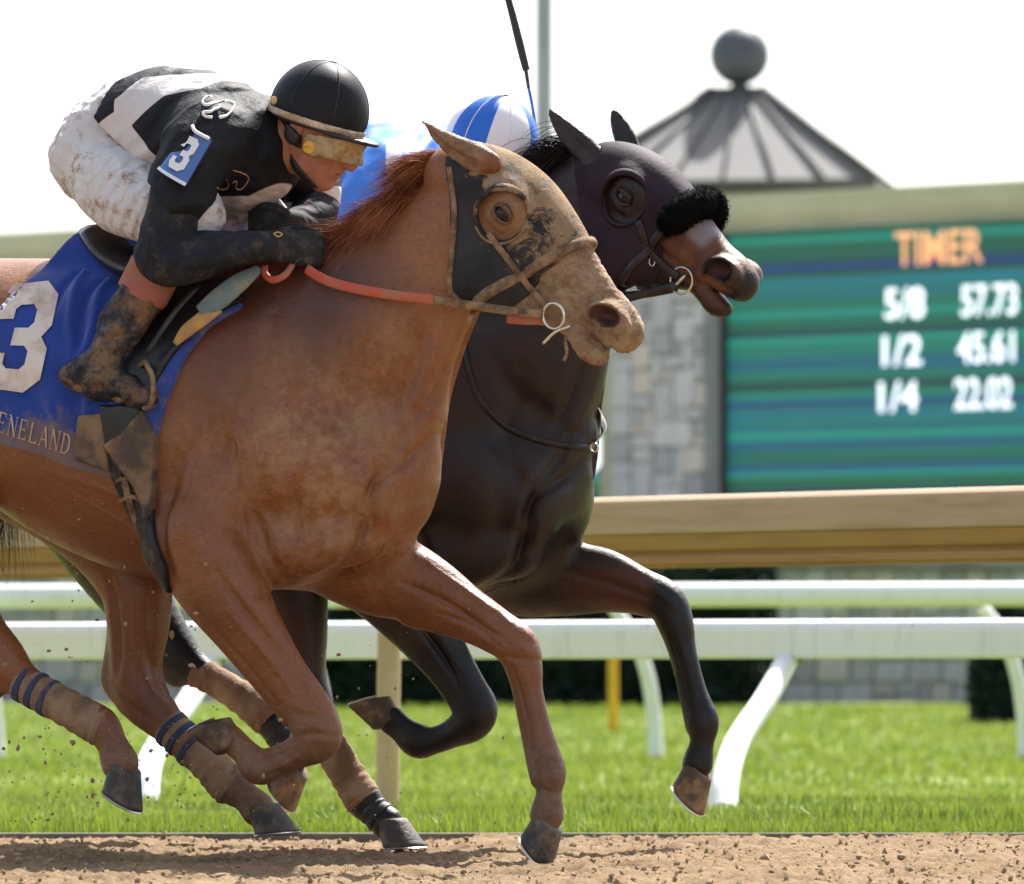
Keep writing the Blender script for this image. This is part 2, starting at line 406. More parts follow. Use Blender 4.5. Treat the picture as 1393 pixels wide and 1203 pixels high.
kb = bmesh.new(); box_bm(kb, (-60, Y_KERB - .015, -.05), (60, Y_KERB + .035, .013), .005); kerb = link('kerb', bm_mesh('kerb', kb), M_KERB); tag(kerb, kind='structure')
# grass blades near the camera
def grass(name, n, y0, y1, halfw, h0, h1, seed, m, bias=1.0, wid=.0016):
    g = np.random.default_rng(seed); y = y0 + (y1 - y0) * g.uniform(0, 1, n) ** bias; x = g.uniform(-1, 1, n) * halfw * y / y1
    cl = vnoise(x, y, 2.2, seed + 5) * .5 + .5; keep = g.uniform(0, 1, n) < .35 + .8 * cl; x, y, cl = x[keep], y[keep], cl[keep]; n = len(x)
    h = g.uniform(h0, h1, n) * (.55 + .75 * cl); a = g.uniform(0, 6.283, n); lean = g.normal(0, .35, n) * h; w = wid * g.uniform(.7, 1.5, n) * y / 21
    dx, dy = np.cos(a), np.sin(a); z = zg(y) - .004
    b0 = np.stack([x - dx * w, y - dy * w, z], -1); b1 = np.stack([x + dx * w, y + dy * w, z], -1); lx, ly = np.cos(a + 1.57) * lean, np.sin(a + 1.57) * lean
    m0 = np.stack([x - dx * w * .8 + lx * .35, y - dy * w * .8 + ly * .35, z + h * .6], -1); m1 = np.stack([x + dx * w * .8 + lx * .35, y + dy * w * .8 + ly * .35, z + h * .6], -1)
    tp = np.stack([x + lx, y + ly, z + h], -1); V = np.stack([b0, b1, m1, m0, tp], 1).reshape(-1, 3); i = np.arange(n)[:, None] * 5
    F = np.concatenate([i + np.array([[0, 1, 2]]), i + np.array([[0, 2, 3]]), i + np.array([[3, 2, 4]])]); o = link(name, mesh_np(name, V, F, False), m)
    pt = vnoise(x, y, .9, seed + 9) * .5 + .5; set_attr(o.data, 'tone', np.repeat(np.clip(.25 * cl + .45 * pt + .35 * g.uniform(0, 1, n), 0, 1), 5)); return o
def blade_material():
    mt = mat('grass_blade', (.12, .24, .02), .55, 0, .3); t = NT(mt); c = t.mix(t.attr('tone'), (.085, .145, .011), (.25, .305, .045)); t.base(c)
    tr = t.n('BsdfTranslucent'); t.put(tr.inputs[0], c); mx = t.n('MixShader'); mx.inputs[0].default_value = .42
    t.t.links.new(t.b.outputs[0], mx.inputs[1]); t.t.links.new(tr.outputs[0], mx.inputs[2]); t.t.links.new(mx.outputs[0], t.t.nodes['Material Output'].inputs[0]); return mt
M_BLADE = blade_material()
gn = grass('turf_grass', 62000, Y_KERB + .04, 30, 2.9, .018, .048, 21, M_BLADE, 1.5); tag(gn, 'bright green uneven grass growing beyond the grey kerb', 'grass', kind='stuff')
gt = grass('turf_grass', 9000, Y_KERB + .05, 23.5, 2.3, .035, .075, 25, M_BLADE, 1.6, .0020); tag(gt, 'taller ragged grass tufts along the edge of the dirt', 'grass', kind='stuff')
gf = grass('turf_grass', 60000, 30, 66, 7.0, .03, .06, 22, M_BLADE, 1.0, .0026); tag(gf, 'mown green turf between the white rails and the hedge', 'grass', kind='stuff')

# ---------------------------------------------------------------- rails
def loft_rail(name, a, b, prof, m, parent, along=0.0, seg=24):
    """profile (toward camera, up) swept from a to b"""
    a, b = np.asarray(a, float), np.asarray(b, float); d = unit([b[0] - a[0], b[1] - a[1], 0]); nrm = np.array([d[1], -d[0], 0.0])     # to the camera
    V = []; k = len(prof)
    for i in range(seg + 1):
        c = a + (b - a) * i / seg; V += [c + nrm * p + np.array([0, 0, q]) for p, q in prof]
    f = [(i * k + j, i * k + (j + 1) % k, (i + 1) * k + (j + 1) % k, (i + 1) * k + j) for i in range(seg) for j in range(k)] + [tuple(range(k)), tuple(range(seg * k + k - 1, seg * k - 1, -1))]
    bm = bmesh.new(); vv = [bm.verts.new(v) for v in V]; [bm.faces.new([vv[i] for i in q]) for q in f]; me = bm_mesh(name, bm); return link(name, me, m, parent)
def dirty_paint(name, c, dirt, lo, hi, rough=.45, sc=(.5, .5, 6)):
    mt = mat(name, c, rough, 0, .45); t = NT(mt); k = t.noise(5, 6, .65, t.scale(sc)); t.base(t.mix(t.math('MULTIPLY', t.ramp(k, lo, hi), .8), c, dirt)); t.rough(t.ramp(k, .3, .8, rough, .8)); return mt
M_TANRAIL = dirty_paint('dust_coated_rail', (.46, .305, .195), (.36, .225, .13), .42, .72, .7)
M_TANSHADE = dirty_paint('rail_underside_shade', (.38, .20, .088), (.27, .135, .058), .4, .75, .75)  # darker orange paints in the bounce-lit shade of the downward faces
M_POST = dirty_paint('dust_coated_post', (.52, .37, .22), (.42, .28, .155), .4, .7, .7, (4, 4, .6))
M_WHITE = dirty_paint('white_rail_paint', (.76, .78, .79), (.50, .51, .47), .50, .82, .35, (5, 5, .6))
def rail_pt(px, K, z): d = K(px); return np.array([(px - CX) * d / FPX, d, z])
KB = lambda px: 5878.0 / (219.8 + .02744 * px)
brown = tag(empty('track_rail', tuple(rail_pt(527, KB, 0))), 'thick tan dust covered inside rail running behind both horses', 'rail')
def keep_world(o, parent): o.parent = parent; o.matrix_parent_inverse = Matrix.Translation(-parent.location)
zt = 1.032; A, B = rail_pt(-900, KB, zt), rail_pt(2300, KB, zt)
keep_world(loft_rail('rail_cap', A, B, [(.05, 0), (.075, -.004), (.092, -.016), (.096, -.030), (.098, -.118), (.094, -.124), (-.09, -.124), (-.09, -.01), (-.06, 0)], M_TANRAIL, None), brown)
keep_world(loft_rail('rail_skirt', A - [0, 0, .126], B - [0, 0, .126], [(.090, 0), (.070, -.048), (.052, -.058), (.052, -.066), (.062, -.069), (.060, -.094), (.046, -.098), (.046, -.106), (-.06, -.106), (-.06, 0)], M_TANSHADE, None), brown)
dirb = unit(B - A)
for k in (-1, 0, 1):
    c = rail_pt(527, KB, 0) + dirb * 4.4 * k; o = tube('rail_post', [c + [0, .03, -.05], c + [0.004, .03, .45], c + [.012, .03, .83]], .040, M_POST, None, 16, 1, (0, 1, 0)); keep_world(o, brown)
KW = lambda px: 28.0 / (1 + .08 * px / 1393)
zw = ZC + (HY - 848) * 28.0 / FPX
white1 = tag(empty('white_rail', tuple(rail_pt(985, KW, 0))), 'white plastic rail with broad flat face on forward leaning posts, nearer of the two', 'rail', 'white running rails on the turf')
A, B = rail_pt(-600, KW, zw), rail_pt(2300, KW, zw)
keep_world(loft_rail('rail_beam', A, B, [(.0, .002), (.035, 0), (.055, -.010), (.066, -.028), (.070, -.045), (.070, -.128), (.062, -.138), (-.06, -.138), (-.06, -.03), (-.04, -.005)], M_WHITE, None), white1)
for base, mid, top in (((983, 1101), (1003, 1010), (1074, 892)), ((197, 1090), (215, 1015), (290, 896)), ((1775, 1105), (1790, 1010), (1868, 888)), ((-590, 1085), (-575, 1010), (-500, 900))):
    dt = KW(top[0]); o = tube('gooseneck_post', [W(*base, 25.3 + (dt - 26.4) * .9) - [0, 0, .03], W(base[0] + 4, base[1] - 40, 25.45 + (dt - 26.4) * .9), W(*mid, 25.8 + (dt - 26.4) * .9), W((mid[0] + top[0]) / 2 + 3, (mid[1] + top[1]) / 2, 26.1 + (dt - 26.4) * .9), W(*top, dt)], [.052, .048, .045, .043, .040], M_WHITE, None, 16, 1, (0, 1, 0)); keep_world(o, white1)
M_BRK = mat('rail_bracket_grey', (.30, .31, .31), .6)
for px_ in (1074, 290, 560, 1240, 880):
    a_ = rail_pt(px_, KW, zw); o = box('rail_bracket' if px_ in (1074, 290) else 'rail_joint', (a_[0] - (.05 if px_ in (1074, 290) else .004), a_[1] - (.05 if px_ in (1074, 290) else .0735), zw - (.156 if px_ in (1074, 290) else .139)), (a_[0] + (.05 if px_ in (1074, 290) else .004), a_[1] + .05, zw - (.139 if px_ in (1074, 290) else .02)), M_BRK); keep_world(o, white1)
white2 = tag(empty('white_rail', tuple(W(893, 1035, 39.2) * [1, 1, 0])), 'slim round white rail on curved posts, farther of the two', 'rail', 'white running rails on the turf')
o = tube('rail_beam', [W(-900, 813, 39.6), W(300, 811, 39.3), W(1400, 808.5, 39.0), W(2500, 806, 38.7)], .064, M_WHITE, None, 18, 1, (0, 0, 1), 8); keep_world(o, white2)
for bx in (-1390, -940, -488, -3, 445, 893, 1396, 1880):
    o = tube('gooseneck_post', [W(bx, 1042, 39.3), W(bx - 3, 980, 39.3), W(bx - 12, 920, 39.25), W(bx - 32, 865, 39.2), W(bx - 60, 826, 39.2)], [.042, .040, .038, .036, .034], M_WHITE, None, 14, 1, (0, 1, 0)); keep_world(o, white2)
M_YEL = noisy('yellow_paint', (.75, .42, .01), (.66, .36, .01), 5, .5, .1)
pole = tag(tube('marker_pole', [W(834, 1008, 52), W(834, 930, 52), W(834, 858, 52)], .036, M_YEL, None, 14, 1, (0, 1, 0)), 'slim yellow marker pole standing on the turf behind the white rails', 'pole')
M_STEEL = noisy('lamp_steel', (.27, .29, .32), (.32, .34, .37), 2, .5, .05)
lp = W(740, 0, 80); lamp = tag(tube('light_mast', [(lp[0], 80, .15), (lp[0], 80, 4), (lp[0], 80, 9), (lp[0], 80, 14)], [.10, .095, .09, .08], M_STEEL, None, 16, 1, (0, 1, 0)), 'tall plain grey light mast rising behind the jockeys', 'mast')

bounce_sheet = link('added_bounce_sheet', mesh_np('added_bounce_sheet', np.array([(-60, 72.6, .215), (60, 72.6, .215), (60, 110, .215), (-60, 110, .215)]), np.array([(0, 1, 2, 3)]), False), noisy('bounce_sheet_grey', (.38, .36, .33), (.30, .285, .26), 6, .95, .5, 40, .01)); tag(bounce_sheet, kind='structure')  # unseen grey sheet behind the wall, added to cut green bounce on the pillar
# ---------------------------------------------------------------- stone wall, hedge, shrub
def stone_mats():
    out = []
    for i, c in enumerate(((.60, .60, .57), (.50, .505, .49), (.62, .57, .49), (.40, .405, .40), (.55, .555, .54))): out.append(noisy('rubble_stone_%d' % i, c, tuple(x * .7 for x in c), 7, .9, .6, 24, .02))
    return out
M_STONES = stone_mats(); M_MORTAR = noisy('mortar', (.42, .42, .40), (.34, .34, .32), 12, .95, .4)
def stone_mesh(seed):
    g = np.random.default_rng(seed); bm = bmesh.new(); box_bm(bm, (-.5, -.5, -.5), (.5, .5, .5)); bmesh.ops.bevel(bm, geom=list(bm.edges), offset=.07, segments=1, affect='EDGES')
    for v in bm.verts: v.co += Vector(g.uniform(-.03, .03, 3))
    return bm_mesh('stone', bm)
STONES = [stone_mesh(i) for i in range(5)]
def stone_mesh_pool():
    pool = []
    for i in range(5):
        for mt in M_STONES: me = STONES[i].copy(); me.materials.append(mt); pool.append(me)
    return pool
POOL = stone_mesh_pool()
def pack(w, h, cell, seed):
    """random rubble: rectangles of different sizes filling a face"""
    g = np.random.default_rng(seed); nx, nz = max(int(round(w / cell)), 1), max(int(round(h / cell)), 1); used = np.zeros((nx, nz), bool); out = []
    for j in range(nz):
        for i in range(nx):
            if used[i, j]: continue
            a, b = [(1, 1), (2, 1), (3, 1), (2, 2), (3, 2), (4, 2), (2, 3), (3, 3), (1, 2)][g.choice(9, p=[.06, .14, .10, .24, .18, .08, .08, .06, .06])]
            a = min(a, nx - i); b = min(b, nz - j)
            while used[i:i + a, j].any(): a -= 1
            while used[i:i + a, j:j + b].any(): b -= 1
            used[i:i + a, j:j + b] = True; out.append((i * w / nx, j * h / nz, a * w / nx, b * h / nz))
    return out
def lay_stones(parent, o, ux, w, z0, z1, depth, seed, cell=.11, local=False):
    """rubble over a face: o corner, ux along, stones set proud of the mortar"""
    g = np.random.default_rng(seed); ux = np.asarray(ux, float); rz = math.atan2(ux[1], ux[0])
    for x, z, l, h in pack(w, z1 - z0, cell, seed):
        s = link('stone', POOL[g.integers(len(POOL))], None, parent); c = np.asarray(o) + ux * (x + l / 2); s.rotation_euler = (0, 0, rz)
        s.location = Vector((c[0], c[1], z0 + z + h / 2)) - (Vector() if local else parent.location); s.scale = (l - .018, depth * g.uniform(.8, 1.25), h - .018)
wall = tag(empty('stone_wall', tuple(W(1150, 957, 72))), 'low grey rubble stone wall beyond the turf, under the scoreboard', 'wall')
wx0, wx1 = W(-500, 0, 72)[0], W(1900, 0, 72)[0]; wz0 = float(zg(72.0)) - .03; wz1 = 1.48
def wbox(name, lo, hi, m, parent, bev=0.0):
    o = box(name, lo, hi, m, None, bev); keep_world(o, parent); return o
wbox('wall_core', (wx0, 71.97, wz0), (wx1, 72.4, wz1), M_MORTAR, wall)
wbox('coping', (wx0, 71.85, wz1 + .003), (wx1, 72.5, wz1 + .10), noisy('coping_stone', (.25, .25, .24), (.17, .17, .165), 4, .9, .3), wall, .015)
xa = W(985, 0, 72)[0]; xb = W(1420, 0, 72)[0]; lay_stones(wall, (xa, 71.98, 0), (1, 0, 0), xb - xa, wz0, wz1, .12, 31)
xa = W(-20, 0, 72)[0]; xb = W(340, 0, 72)[0]; lay_stones(wall, (xa, 71.98, 0), (1, 0, 0), xb - xa, wz0, wz1, .12, 32)
def leaf_cloud(n, sampler, size, seed):
    g = np.random.default_rng(seed); P = sampler(g, n); n = len(P); a = g.normal(size=(n, 3)); a /= np.linalg.norm(a, axis=1)[:, None]; b = np.cross(a, g.normal(size=(n, 3))); b /= np.linalg.norm(b, axis=1)[:, None]
    s = size * g.uniform(.6, 1.4, n)[:, None]; V = np.stack([P - a * s, P - b * s * .5, P + a * s, P + b * s * .5], 1).reshape(-1, 3)
    return V, np.arange(n * 4).reshape(-1, 4)
def foliage_material(name, c1, c2):
    mt = mat(name, c1, .6, 0, .3); t = NT(mt); t.base(t.mix(t.ramp(t.noise(6, 5), .35, .65), c1, c2)); return mt
M_HEDGE = foliage_material('hedge_leaf', (.006, .017, .010), (.014, .034, .018))
def hedge_sampler(x0, x1, y0, y1, z0, z1):
    def f(g, n):
        x, y, z = g.uniform(x0, x1, n), g.uniform(y0, y1, n), z0 + (z1 - z0) * g.uniform(0, 1, n) ** .9; dpt = .10 * vnoise(x * 1.0, z, 3.0, 9) ; front = g.uniform(0, 1, n) < .7
        y = np.where(front, y0 + .12 + dpt + np.abs(g.normal(0, .05, n)), y); z = z + .06 * vnoise(x, y, 3.5, 4) * (z > z1 - .2); return np.stack([x, y, z], -1)
    return f
hx0, hx1 = W(335, 0, 66)[0], W(1058, 0, 66)[0]; hz0 = float(zg(66.0))
V, F = leaf_cloud(42000, hedge_sampler(hx0, hx1, 66, 66.9, hz0 - .02, 1.45), .035, 41)
hedge = tag(empty('hedge', ((hx0 + hx1) / 2, 66.4, hz0)), 'dark green clipped hedge along the far edge of the turf', 'hedge')
ho = link('foliage', mesh_np('foliage', V, F, False), M_HEDGE); keep_world(ho, hedge)
ho = box('hedge_core', (hx0 + .15, 66.32, hz0), (hx1 - .15, 66.8, 1.36), M_HEDGE); keep_world(ho, hedge)
sc_ = W(1372, 950, 56); V, F = leaf_cloud(9000, lambda g, n: (lambda u: sc_ + np.stack([u[:, 0] * .27 * (1.1 - .5 * np.clip(u[:, 2], -1, 1)), u[:, 1] * .27, u[:, 2] * .55 + .25], -1))((lambda q: q / np.linalg.norm(q, axis=1)[:, None] * g.uniform(.55, 1.05, (n, 1)))(g.normal(size=(n, 3)))), .03, 42)
shrub = tag(empty('shrub', (sc_[0], 56, .05)), 'dark evergreen shrub in front of the stone wall, by the right edge', 'shrub'); o = link('foliage', mesh_np('foliage', V, F, False), M_HEDGE); keep_world(o, shrub)
o = tube('stem', [(sc_[0], 56, .03), (sc_[0], 56, .5), (sc_[0], 56, 1.0)], [.03, .025, .01], noisy('bark', (.05, .035, .025), (.03, .02, .015), 8)); keep_world(o, shrub)

# ---------------------------------------------------------------- scoreboard
KS = lambda px: 1.0 / (.010465 + 9.13e-7 * px)
def bp(px, z): d = KS(px); return np.array([(px - CX) * d / FPX, d, z])
P0, P1 = bp(985, 0), bp(1393, 0); bu = unit(P1 - P0); brz = math.atan2(bu[1], bu[0]); bnrm = np.array([bu[1], -bu[0], 0])    # toward the camera
board = tag(empty('scoreboard', tuple(P0), brz), 'large green and blue electronic timer board with olive cornice', 'scoreboard')
def bx(px):   # picture column -> metres along the board
    return float((bp(px, 0) - P0) @ bu)
def screen_material():
    mt = mat('led_screen', (.02, .02, .02), .4); t = NT(mt); sx = t.n('SeparateXYZ'); t.put(sx.inputs[0], t.co); z = sx.outputs[2]
    cb = t.n('CombineXYZ'); t.put(cb.inputs[2], z); slow = t.n('CombineXYZ'); t.put(slow.inputs[2], z); t.put(slow.inputs[0], t.math('MULTIPLY', sx.outputs[0], .05))
    def stripes(sc):
        w = t.n('TexWhiteNoise', noise_dimensions='1D'); t.put(w.inputs['W'], t.math('FLOOR', t.math('MULTIPLY', z, sc))); return w.outputs[0]
    s1, s2, s3 = stripes(7.3), stripes(23.0), stripes(2.1)
    n = t.noise(2.2, 4, .6, slow.outputs[0]); k = t.math('ADD', t.math('MULTIPLY', s1, .50), t.math('ADD', t.math('MULTIPLY', s2, .36), t.math('MULTIPLY', n, .22)))
    r = t.n('ValToRGB'); t.put(r.inputs[0], k); el = r.color_ramp.elements
    cols = [(0, (.0, .012, .03)), (.22, (.0, .05, .015)), (.34, (.0, .11, .06)), (.46, (.0, .16, .10)), (.54, (.0, .22, .17)), (.62, (.0, .07, .09)), (.70, (.0, .17, .32)), (.78, (.0, .26, .20)), (.86, (.002, .17, .02)), (1.0, (.006, .02, .22))]
    el[0].position, el[0].color = 0, (*cols[0][1], 1); el[1].position, el[1].color = 1, (*cols[-1][1], 1)
    for p, c in cols[1:-1]: e = el.new(p); e.color = (*c, 1)
    def stepv(v, a): return t.math('GREATER_THAN', v, a)
    blue = t.math('MULTIPLY', stepv(stripes(6.1), .55), t.ramp(z, 2.6, 4.4, .85, .12)); c = t.mix(blue, r.outputs[0], (.0, .075, .20))
    c = t.mix(t.math('MULTIPLY', stepv(stripes(9.7), .72), .75), c, (.0, .018, .022)); c = t.mix(t.math('MULTIPLY', stepv(stripes(13.3), .84), .8), c, (.0, .30, .20)); c = t.mix(t.math('MULTIPLY', stepv(stripes(11.9), .90), .8), c, (.0, .045, .22))
    t.put(t.b.inputs['Emission Color'], c); t.b.inputs['Emission Strength'].default_value = .40; t.b.inputs['Base Color'].default_value = (.01, .015, .015, 1); return mt
M_SCREEN = screen_material(); M_FRAME = mat('screen_frame', (.02, .022, .024), .5)
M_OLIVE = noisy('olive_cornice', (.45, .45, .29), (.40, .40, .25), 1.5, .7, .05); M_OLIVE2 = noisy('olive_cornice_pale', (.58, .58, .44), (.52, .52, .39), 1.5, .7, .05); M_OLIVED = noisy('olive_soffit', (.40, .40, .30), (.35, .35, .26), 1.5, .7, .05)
ZT, ZS, ZB = 6.13, 5.71, 2.56
xr, xl, xp = bx(1900), bx(-1100), bx(842)
def bbox(name, lo, hi, m, bev=0.0): return box(name, lo, hi, m, board, bev)
bbox('screen', (.10, -.05, ZB), (xr, .3, ZS), M_SCREEN); bbox('screen_frame', (-.04, -.02, ZB - .25), (.097, .5, ZS), M_FRAME); bbox('screen_frame', (.10, -.02, ZB - .25), (xr, .28, ZB - .004), M_FRAME)
bbox('screen', (xl, -.05, ZB), (xp - .06, .3, ZS), M_SCREEN); bbox('screen_frame', (xl, -.02, ZB - .25), (xp - .06, .28, ZB - .004), M_FRAME)
for a, b in ((-.16, xr), (xl, xp - .02)):
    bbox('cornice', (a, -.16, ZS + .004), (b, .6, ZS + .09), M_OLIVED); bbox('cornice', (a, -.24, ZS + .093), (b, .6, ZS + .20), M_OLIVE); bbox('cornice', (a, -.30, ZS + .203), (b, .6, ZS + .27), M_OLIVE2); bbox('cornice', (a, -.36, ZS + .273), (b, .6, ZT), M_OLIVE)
    bbox('backing', (a, .31, .6), (b, .58, ZS), M_FRAME)
M_TXTW = mat('lit_text', (.8, .8, .8)); M_TXTW.node_tree.nodes['Principled BSDF'].inputs['Emission Color'].default_value = (.80, .90, 1, 1); M_TXTW.node_tree.nodes['Principled BSDF'].inputs['Emission Strength'].default_value = .55
M_TXTO = mat('lit_text_orange', (.8, .4, .2)); M_TXTO.node_tree.nodes['Principled BSDF'].inputs['Emission Color'].default_value = (.75, .36, .16, 1); M_TXTO.node_tree.nodes['Principled BSDF'].inputs['Emission Strength'].default_value = .40
def text(name, s, px0, px1, py0, py1, m, bold=.018):
    """lettering on the screen filling a box of the picture"""
    cu = bpy.data.curves.new(name, 'FONT'); cu.body = s; cu.size = 1; cu.extrude = .01; cu.offset = bold; o = bpy.data.objects.new(name, cu); COL.objects.link(o)
    dg = bpy.context.evaluated_depsgraph_get(); me = bpy.data.meshes.new_from_object(o.evaluated_get(dg)); bpy.data.objects.remove(o)
    v = verts(me); lo, hi = v.min(0), v.max(0); d = KS((px0 + px1) / 2); za, zb = ZC + (HY - py1) * d / FPX, ZC + (HY - py0) * d / FPX; xa, xb = bx(px0), bx(px1)
    nv = np.stack([xa + (v[:, 0] - lo[0]) / (hi[0] - lo[0]) * (xb - xa), -.062 - v[:, 2] * .5, za + (v[:, 1] - lo[1]) / (hi[1] - lo[1]) * (zb - za)], -1); me.vertices.foreach_set('co', nv.astype(np.float32).ravel()); me.update(); me.materials.clear()
    return link(name, me, m, board)
text('lettering', 'TIMER', 1222, 1341, 314, 360, M_TXTO, .012)
for (s1, s2, ya, xa1, xb1, xa2, xb2) in (('5/8', '57.73', 412, 1208, 1262, 1312, 1388), ('1/2', '45.61', 476, 1205, 1258, 1307, 1384), ('1/4', '22.02', 539, 1200, 1253, 1303, 1381)):
    text('lettering', s1, xa1, xb1, ya - 20, ya + 22, M_TXTW, .012); text('lettering', s2, xa2, xb2, ya - 25, ya + 18, M_TXTW, .012)
cd = bmesh.new(); bmesh.ops.create_circle(cd, cap_ends=True, segments=40, radius=.31); dm = bm_mesh('emblem', cd); dm.transform(Matrix.Translation((bx(799), -.066, ZC + (HY - 612) * KS(799) / FPX)) @ Matrix.Rotation(math.pi / 2, 4, 'X')); link('emblem', dm, M_TXTW, board)
# stone pillar between the two screens, its roof and ball
pil = tag(empty('stone_pillar', tuple(bp(910, 0)), brz), 'grey stone pillar between the two screens, carrying the pyramid roof', 'pillar')
pw = (bx(980) - bx(842)); p0 = bp(842, 0) + bnrm * .30
def pbox(name, lo, hi, m, bev=0.0): return box(name, lo, hi, m, pil, bev)
PL, PR = bx(853) - bx(910), -.05 - bx(910); pbox('core', (PL, -.24, 0), (PR, 1.5, ZT - .45), M_MORTAR)
lay_stones(pil, (PL, -.25, 0), (1, 0, 0), PR - PL, 1.6, ZT - .45, .16, 77, .155, True)
M_ROOF = noisy('standing_seam_metal', (.155, .15, .145), (.135, .132, .13), 1.4, .55, .05, metal=.1); M_SEAM = noisy('roof_seam', (.085, .083, .08), (.07, .07, .068), 3, .6, .05); M_BALL = noisy('ball_finial', (.085, .095, .115), (.065, .075, .09), 2, .6, .1)
rc = W(1006, 258, 90); roof = tag(empty('pyramid_roof', tuple(rc), math.radians(-8)), 'grey standing seam pyramid roof with a ball on top, above the pillar', 'roof')
R0, R1, HR = 1.80, .31, 1.17; zb0 = 0.0
cor0 = [(-R0, -R0), (R0, -R0), (R0, R0), (-R0, R0)]; cor1 = [(-R1, -R1), (R1, -R1), (R1, R1), (-R1, R1)]
for i in range(4):
    a0, b0, a1, b1 = (np.array((*cor0[i], 0.)), np.array((*cor0[(i + 1) % 4], 0.)), np.array((*cor1[i], HR)), np.array((*cor1[(i + 1) % 4], HR))); outn = unit(np.cross(b0 - a0, a1 - a0)); n = 6
    for k in range(n):
        f0, f1 = k / n, (k + 1) / n; q = [a0 + (b0 - a0) * f0, a0 + (b0 - a0) * f1, a1 + (b1 - a1) * f1, a1 + (b1 - a1) * f0]; bm = bmesh.new(); vs_ = [bm.verts.new(v) for v in q] + [bm.verts.new(v - outn * .03) for v in q]
        for fc in ((0, 1, 2, 3), (7, 6, 5, 4), (0, 4, 5, 1), (1, 5, 6, 2), (2, 6, 7, 3), (3, 7, 4, 0)): bm.faces.new([vs_[j] for j in fc])
        link('roof_panel', bm_mesh('roof_panel', bm), M_ROOF, roof)
        if k: tube('seam', [q[0] + outn * .02, (q[0] + q[3]) / 2 + outn * .02, q[3] + outn * .02], .020, M_SEAM, roof, 6, 1, tuple(outn), 0)
    tube('hip_cap', [a0 + [0, 0, .02], (a0 + a1) / 2 + [0, 0, .02], a1 + [0, 0, .02]], .06, M_SEAM, roof, 8, 1, (0, 0, 1), 0)
box('eave', (-R0 - .03, -R0 - .03, -.10), (R0 + .03, R0 + .03, -.004), M_SEAM, roof); box('roof_top', (-R1 - .02, -R1 - .02, HR + .002), (R1 + .02, R1 + .02, HR + .05), M_SEAM, roof)
box('tower', (-R0 + .25, -R0 + .6, -rc[2] + .3), (R0 - .25, R0 - .2, -.103), M_OLIVE, roof)
tube('finial_neck', [(0, 0, HR + .05), (0, 0, HR + .12), (0, 0, HR + .22)], [.15, .09, .12], M_BALL, roof, 16, 1, (0, 1, 0))
bm = bmesh.new(); bmesh.ops.create_uvsphere(bm, u_segments=32, v_segments=20, radius=.365); bmesh.ops.translate(bm, verts=bm.verts, vec=(0, 0, HR + .46)); link('ball', bm_mesh('ball', bm, True), M_BALL, roof)
# ---------------------------------------------------------------- horses
F1 = Frame(480, 18.0, 27); F2 = Frame(698, 19.1, 27)
S1, S2 = 18.0 / FPX, 19.1 / FPX                 # metres per photo pixel at each horse
DZ2 = -0.015
def torso_pts():
    rows = [(-215, 505, 130, .20), (-120, 495, 150, .265), (0, 500, 152, .27), (100, 540, 190, .285), (190, 571, 207, .28), (270, 588, 210, .255), (340, 600, 200, .225), (415, 630, 158, .19), (445, 650, 128, .17)]
    return [(*F1.P(a, b), c * S1, d) for a, b, c, d in rows]
TORSO = torso_pts()
def E1(px, py, w): return F1.P(px, py, w)
def horse_trunk(v, dz=0.0):
    sh = np.array([0, 0, dz])
    v.chain([(p[0], p[1], p[2] + dz, p[3], p[4]) for p in TORSO], 0.03, n=7)
    def ell(px, py, w, r, ang=0.0, k=0.05):
        for sgn in ((1, -1) if w else (1,)):
            c = F1.P(px + (0 if not w else w * math.sin(F1.yaw) / S1), py, 0); c = np.array([c[0], -w * sgn, c[2]]) + sh   # px,py given at the middle plane
            a = math.radians(ang); A = [(math.cos(a), 0, math.sin(a)), (0, 1, 0), (-math.sin(a), 0, math.cos(a))]
            v.ell(c, r, k, A)
    ell(322, 535, .15, (.23, .075, .12), -62, .06)       # shoulder blade
    ell(335, 575, .18, (.18, .055, .05), -62, .04)      # ridge of the shoulder
    ell(415, 640, .15, (.13, .075, .12), -40, .05)        # point of the shoulder
    ell(285, 690, .175, (.17, .075, .12), 35, .05)        # triceps
    ell(498, 645, .08, (.095, .095, .15), 12, .03)     # breast, one each side of the middle groove
    ell(470, 735, .075, (.11, .085, .085), 20, .025)
    ell(400, 745, .09, (.16, .11, .10), 8, .05)           # brisket
    ell(300, 770, .10, (.16, .09, .05), 0, .05)
    ell(-130, 540, .13, (.27, .13, .22), 20, .06)         # haunches
    ell(-215, 590, .10, (.15, .10, .20), 0, .06)
    ell(70, 600, .16, (.30, .10, .11), -14, .06)           # barrel
HEADPX = 570.0
class Head:
    """axes of a head: poll, e down the face, p from the forehead to the jaw, L to the camera's side"""
    def __init__(s, poll, tip, yaw_from_body, scale=1.0):
        s.o = np.asarray(poll, float); e = unit(np.asarray(tip, float) - s.o)
        hx = unit([e[0], e[1], 0]); s.e = e
        lat = unit(np.cross([0, 0, 1.0], hx)); s.L = -lat              # points to the camera's side (minus y)
        s.p = unit(np.cross(s.L, s.e)); s.p = s.p if s.p[2] < 0 else -s.p; s.s = scale / HEADPX
    def pt(s, t, q, w=0.0): return s.o + (s.e * t + s.p * q) * s.s + s.L * w
    def tq(s, v):
        d = (np.asarray(v) - s.o); return d @ s.e / s.s, d @ s.p / s.s, d @ s.L
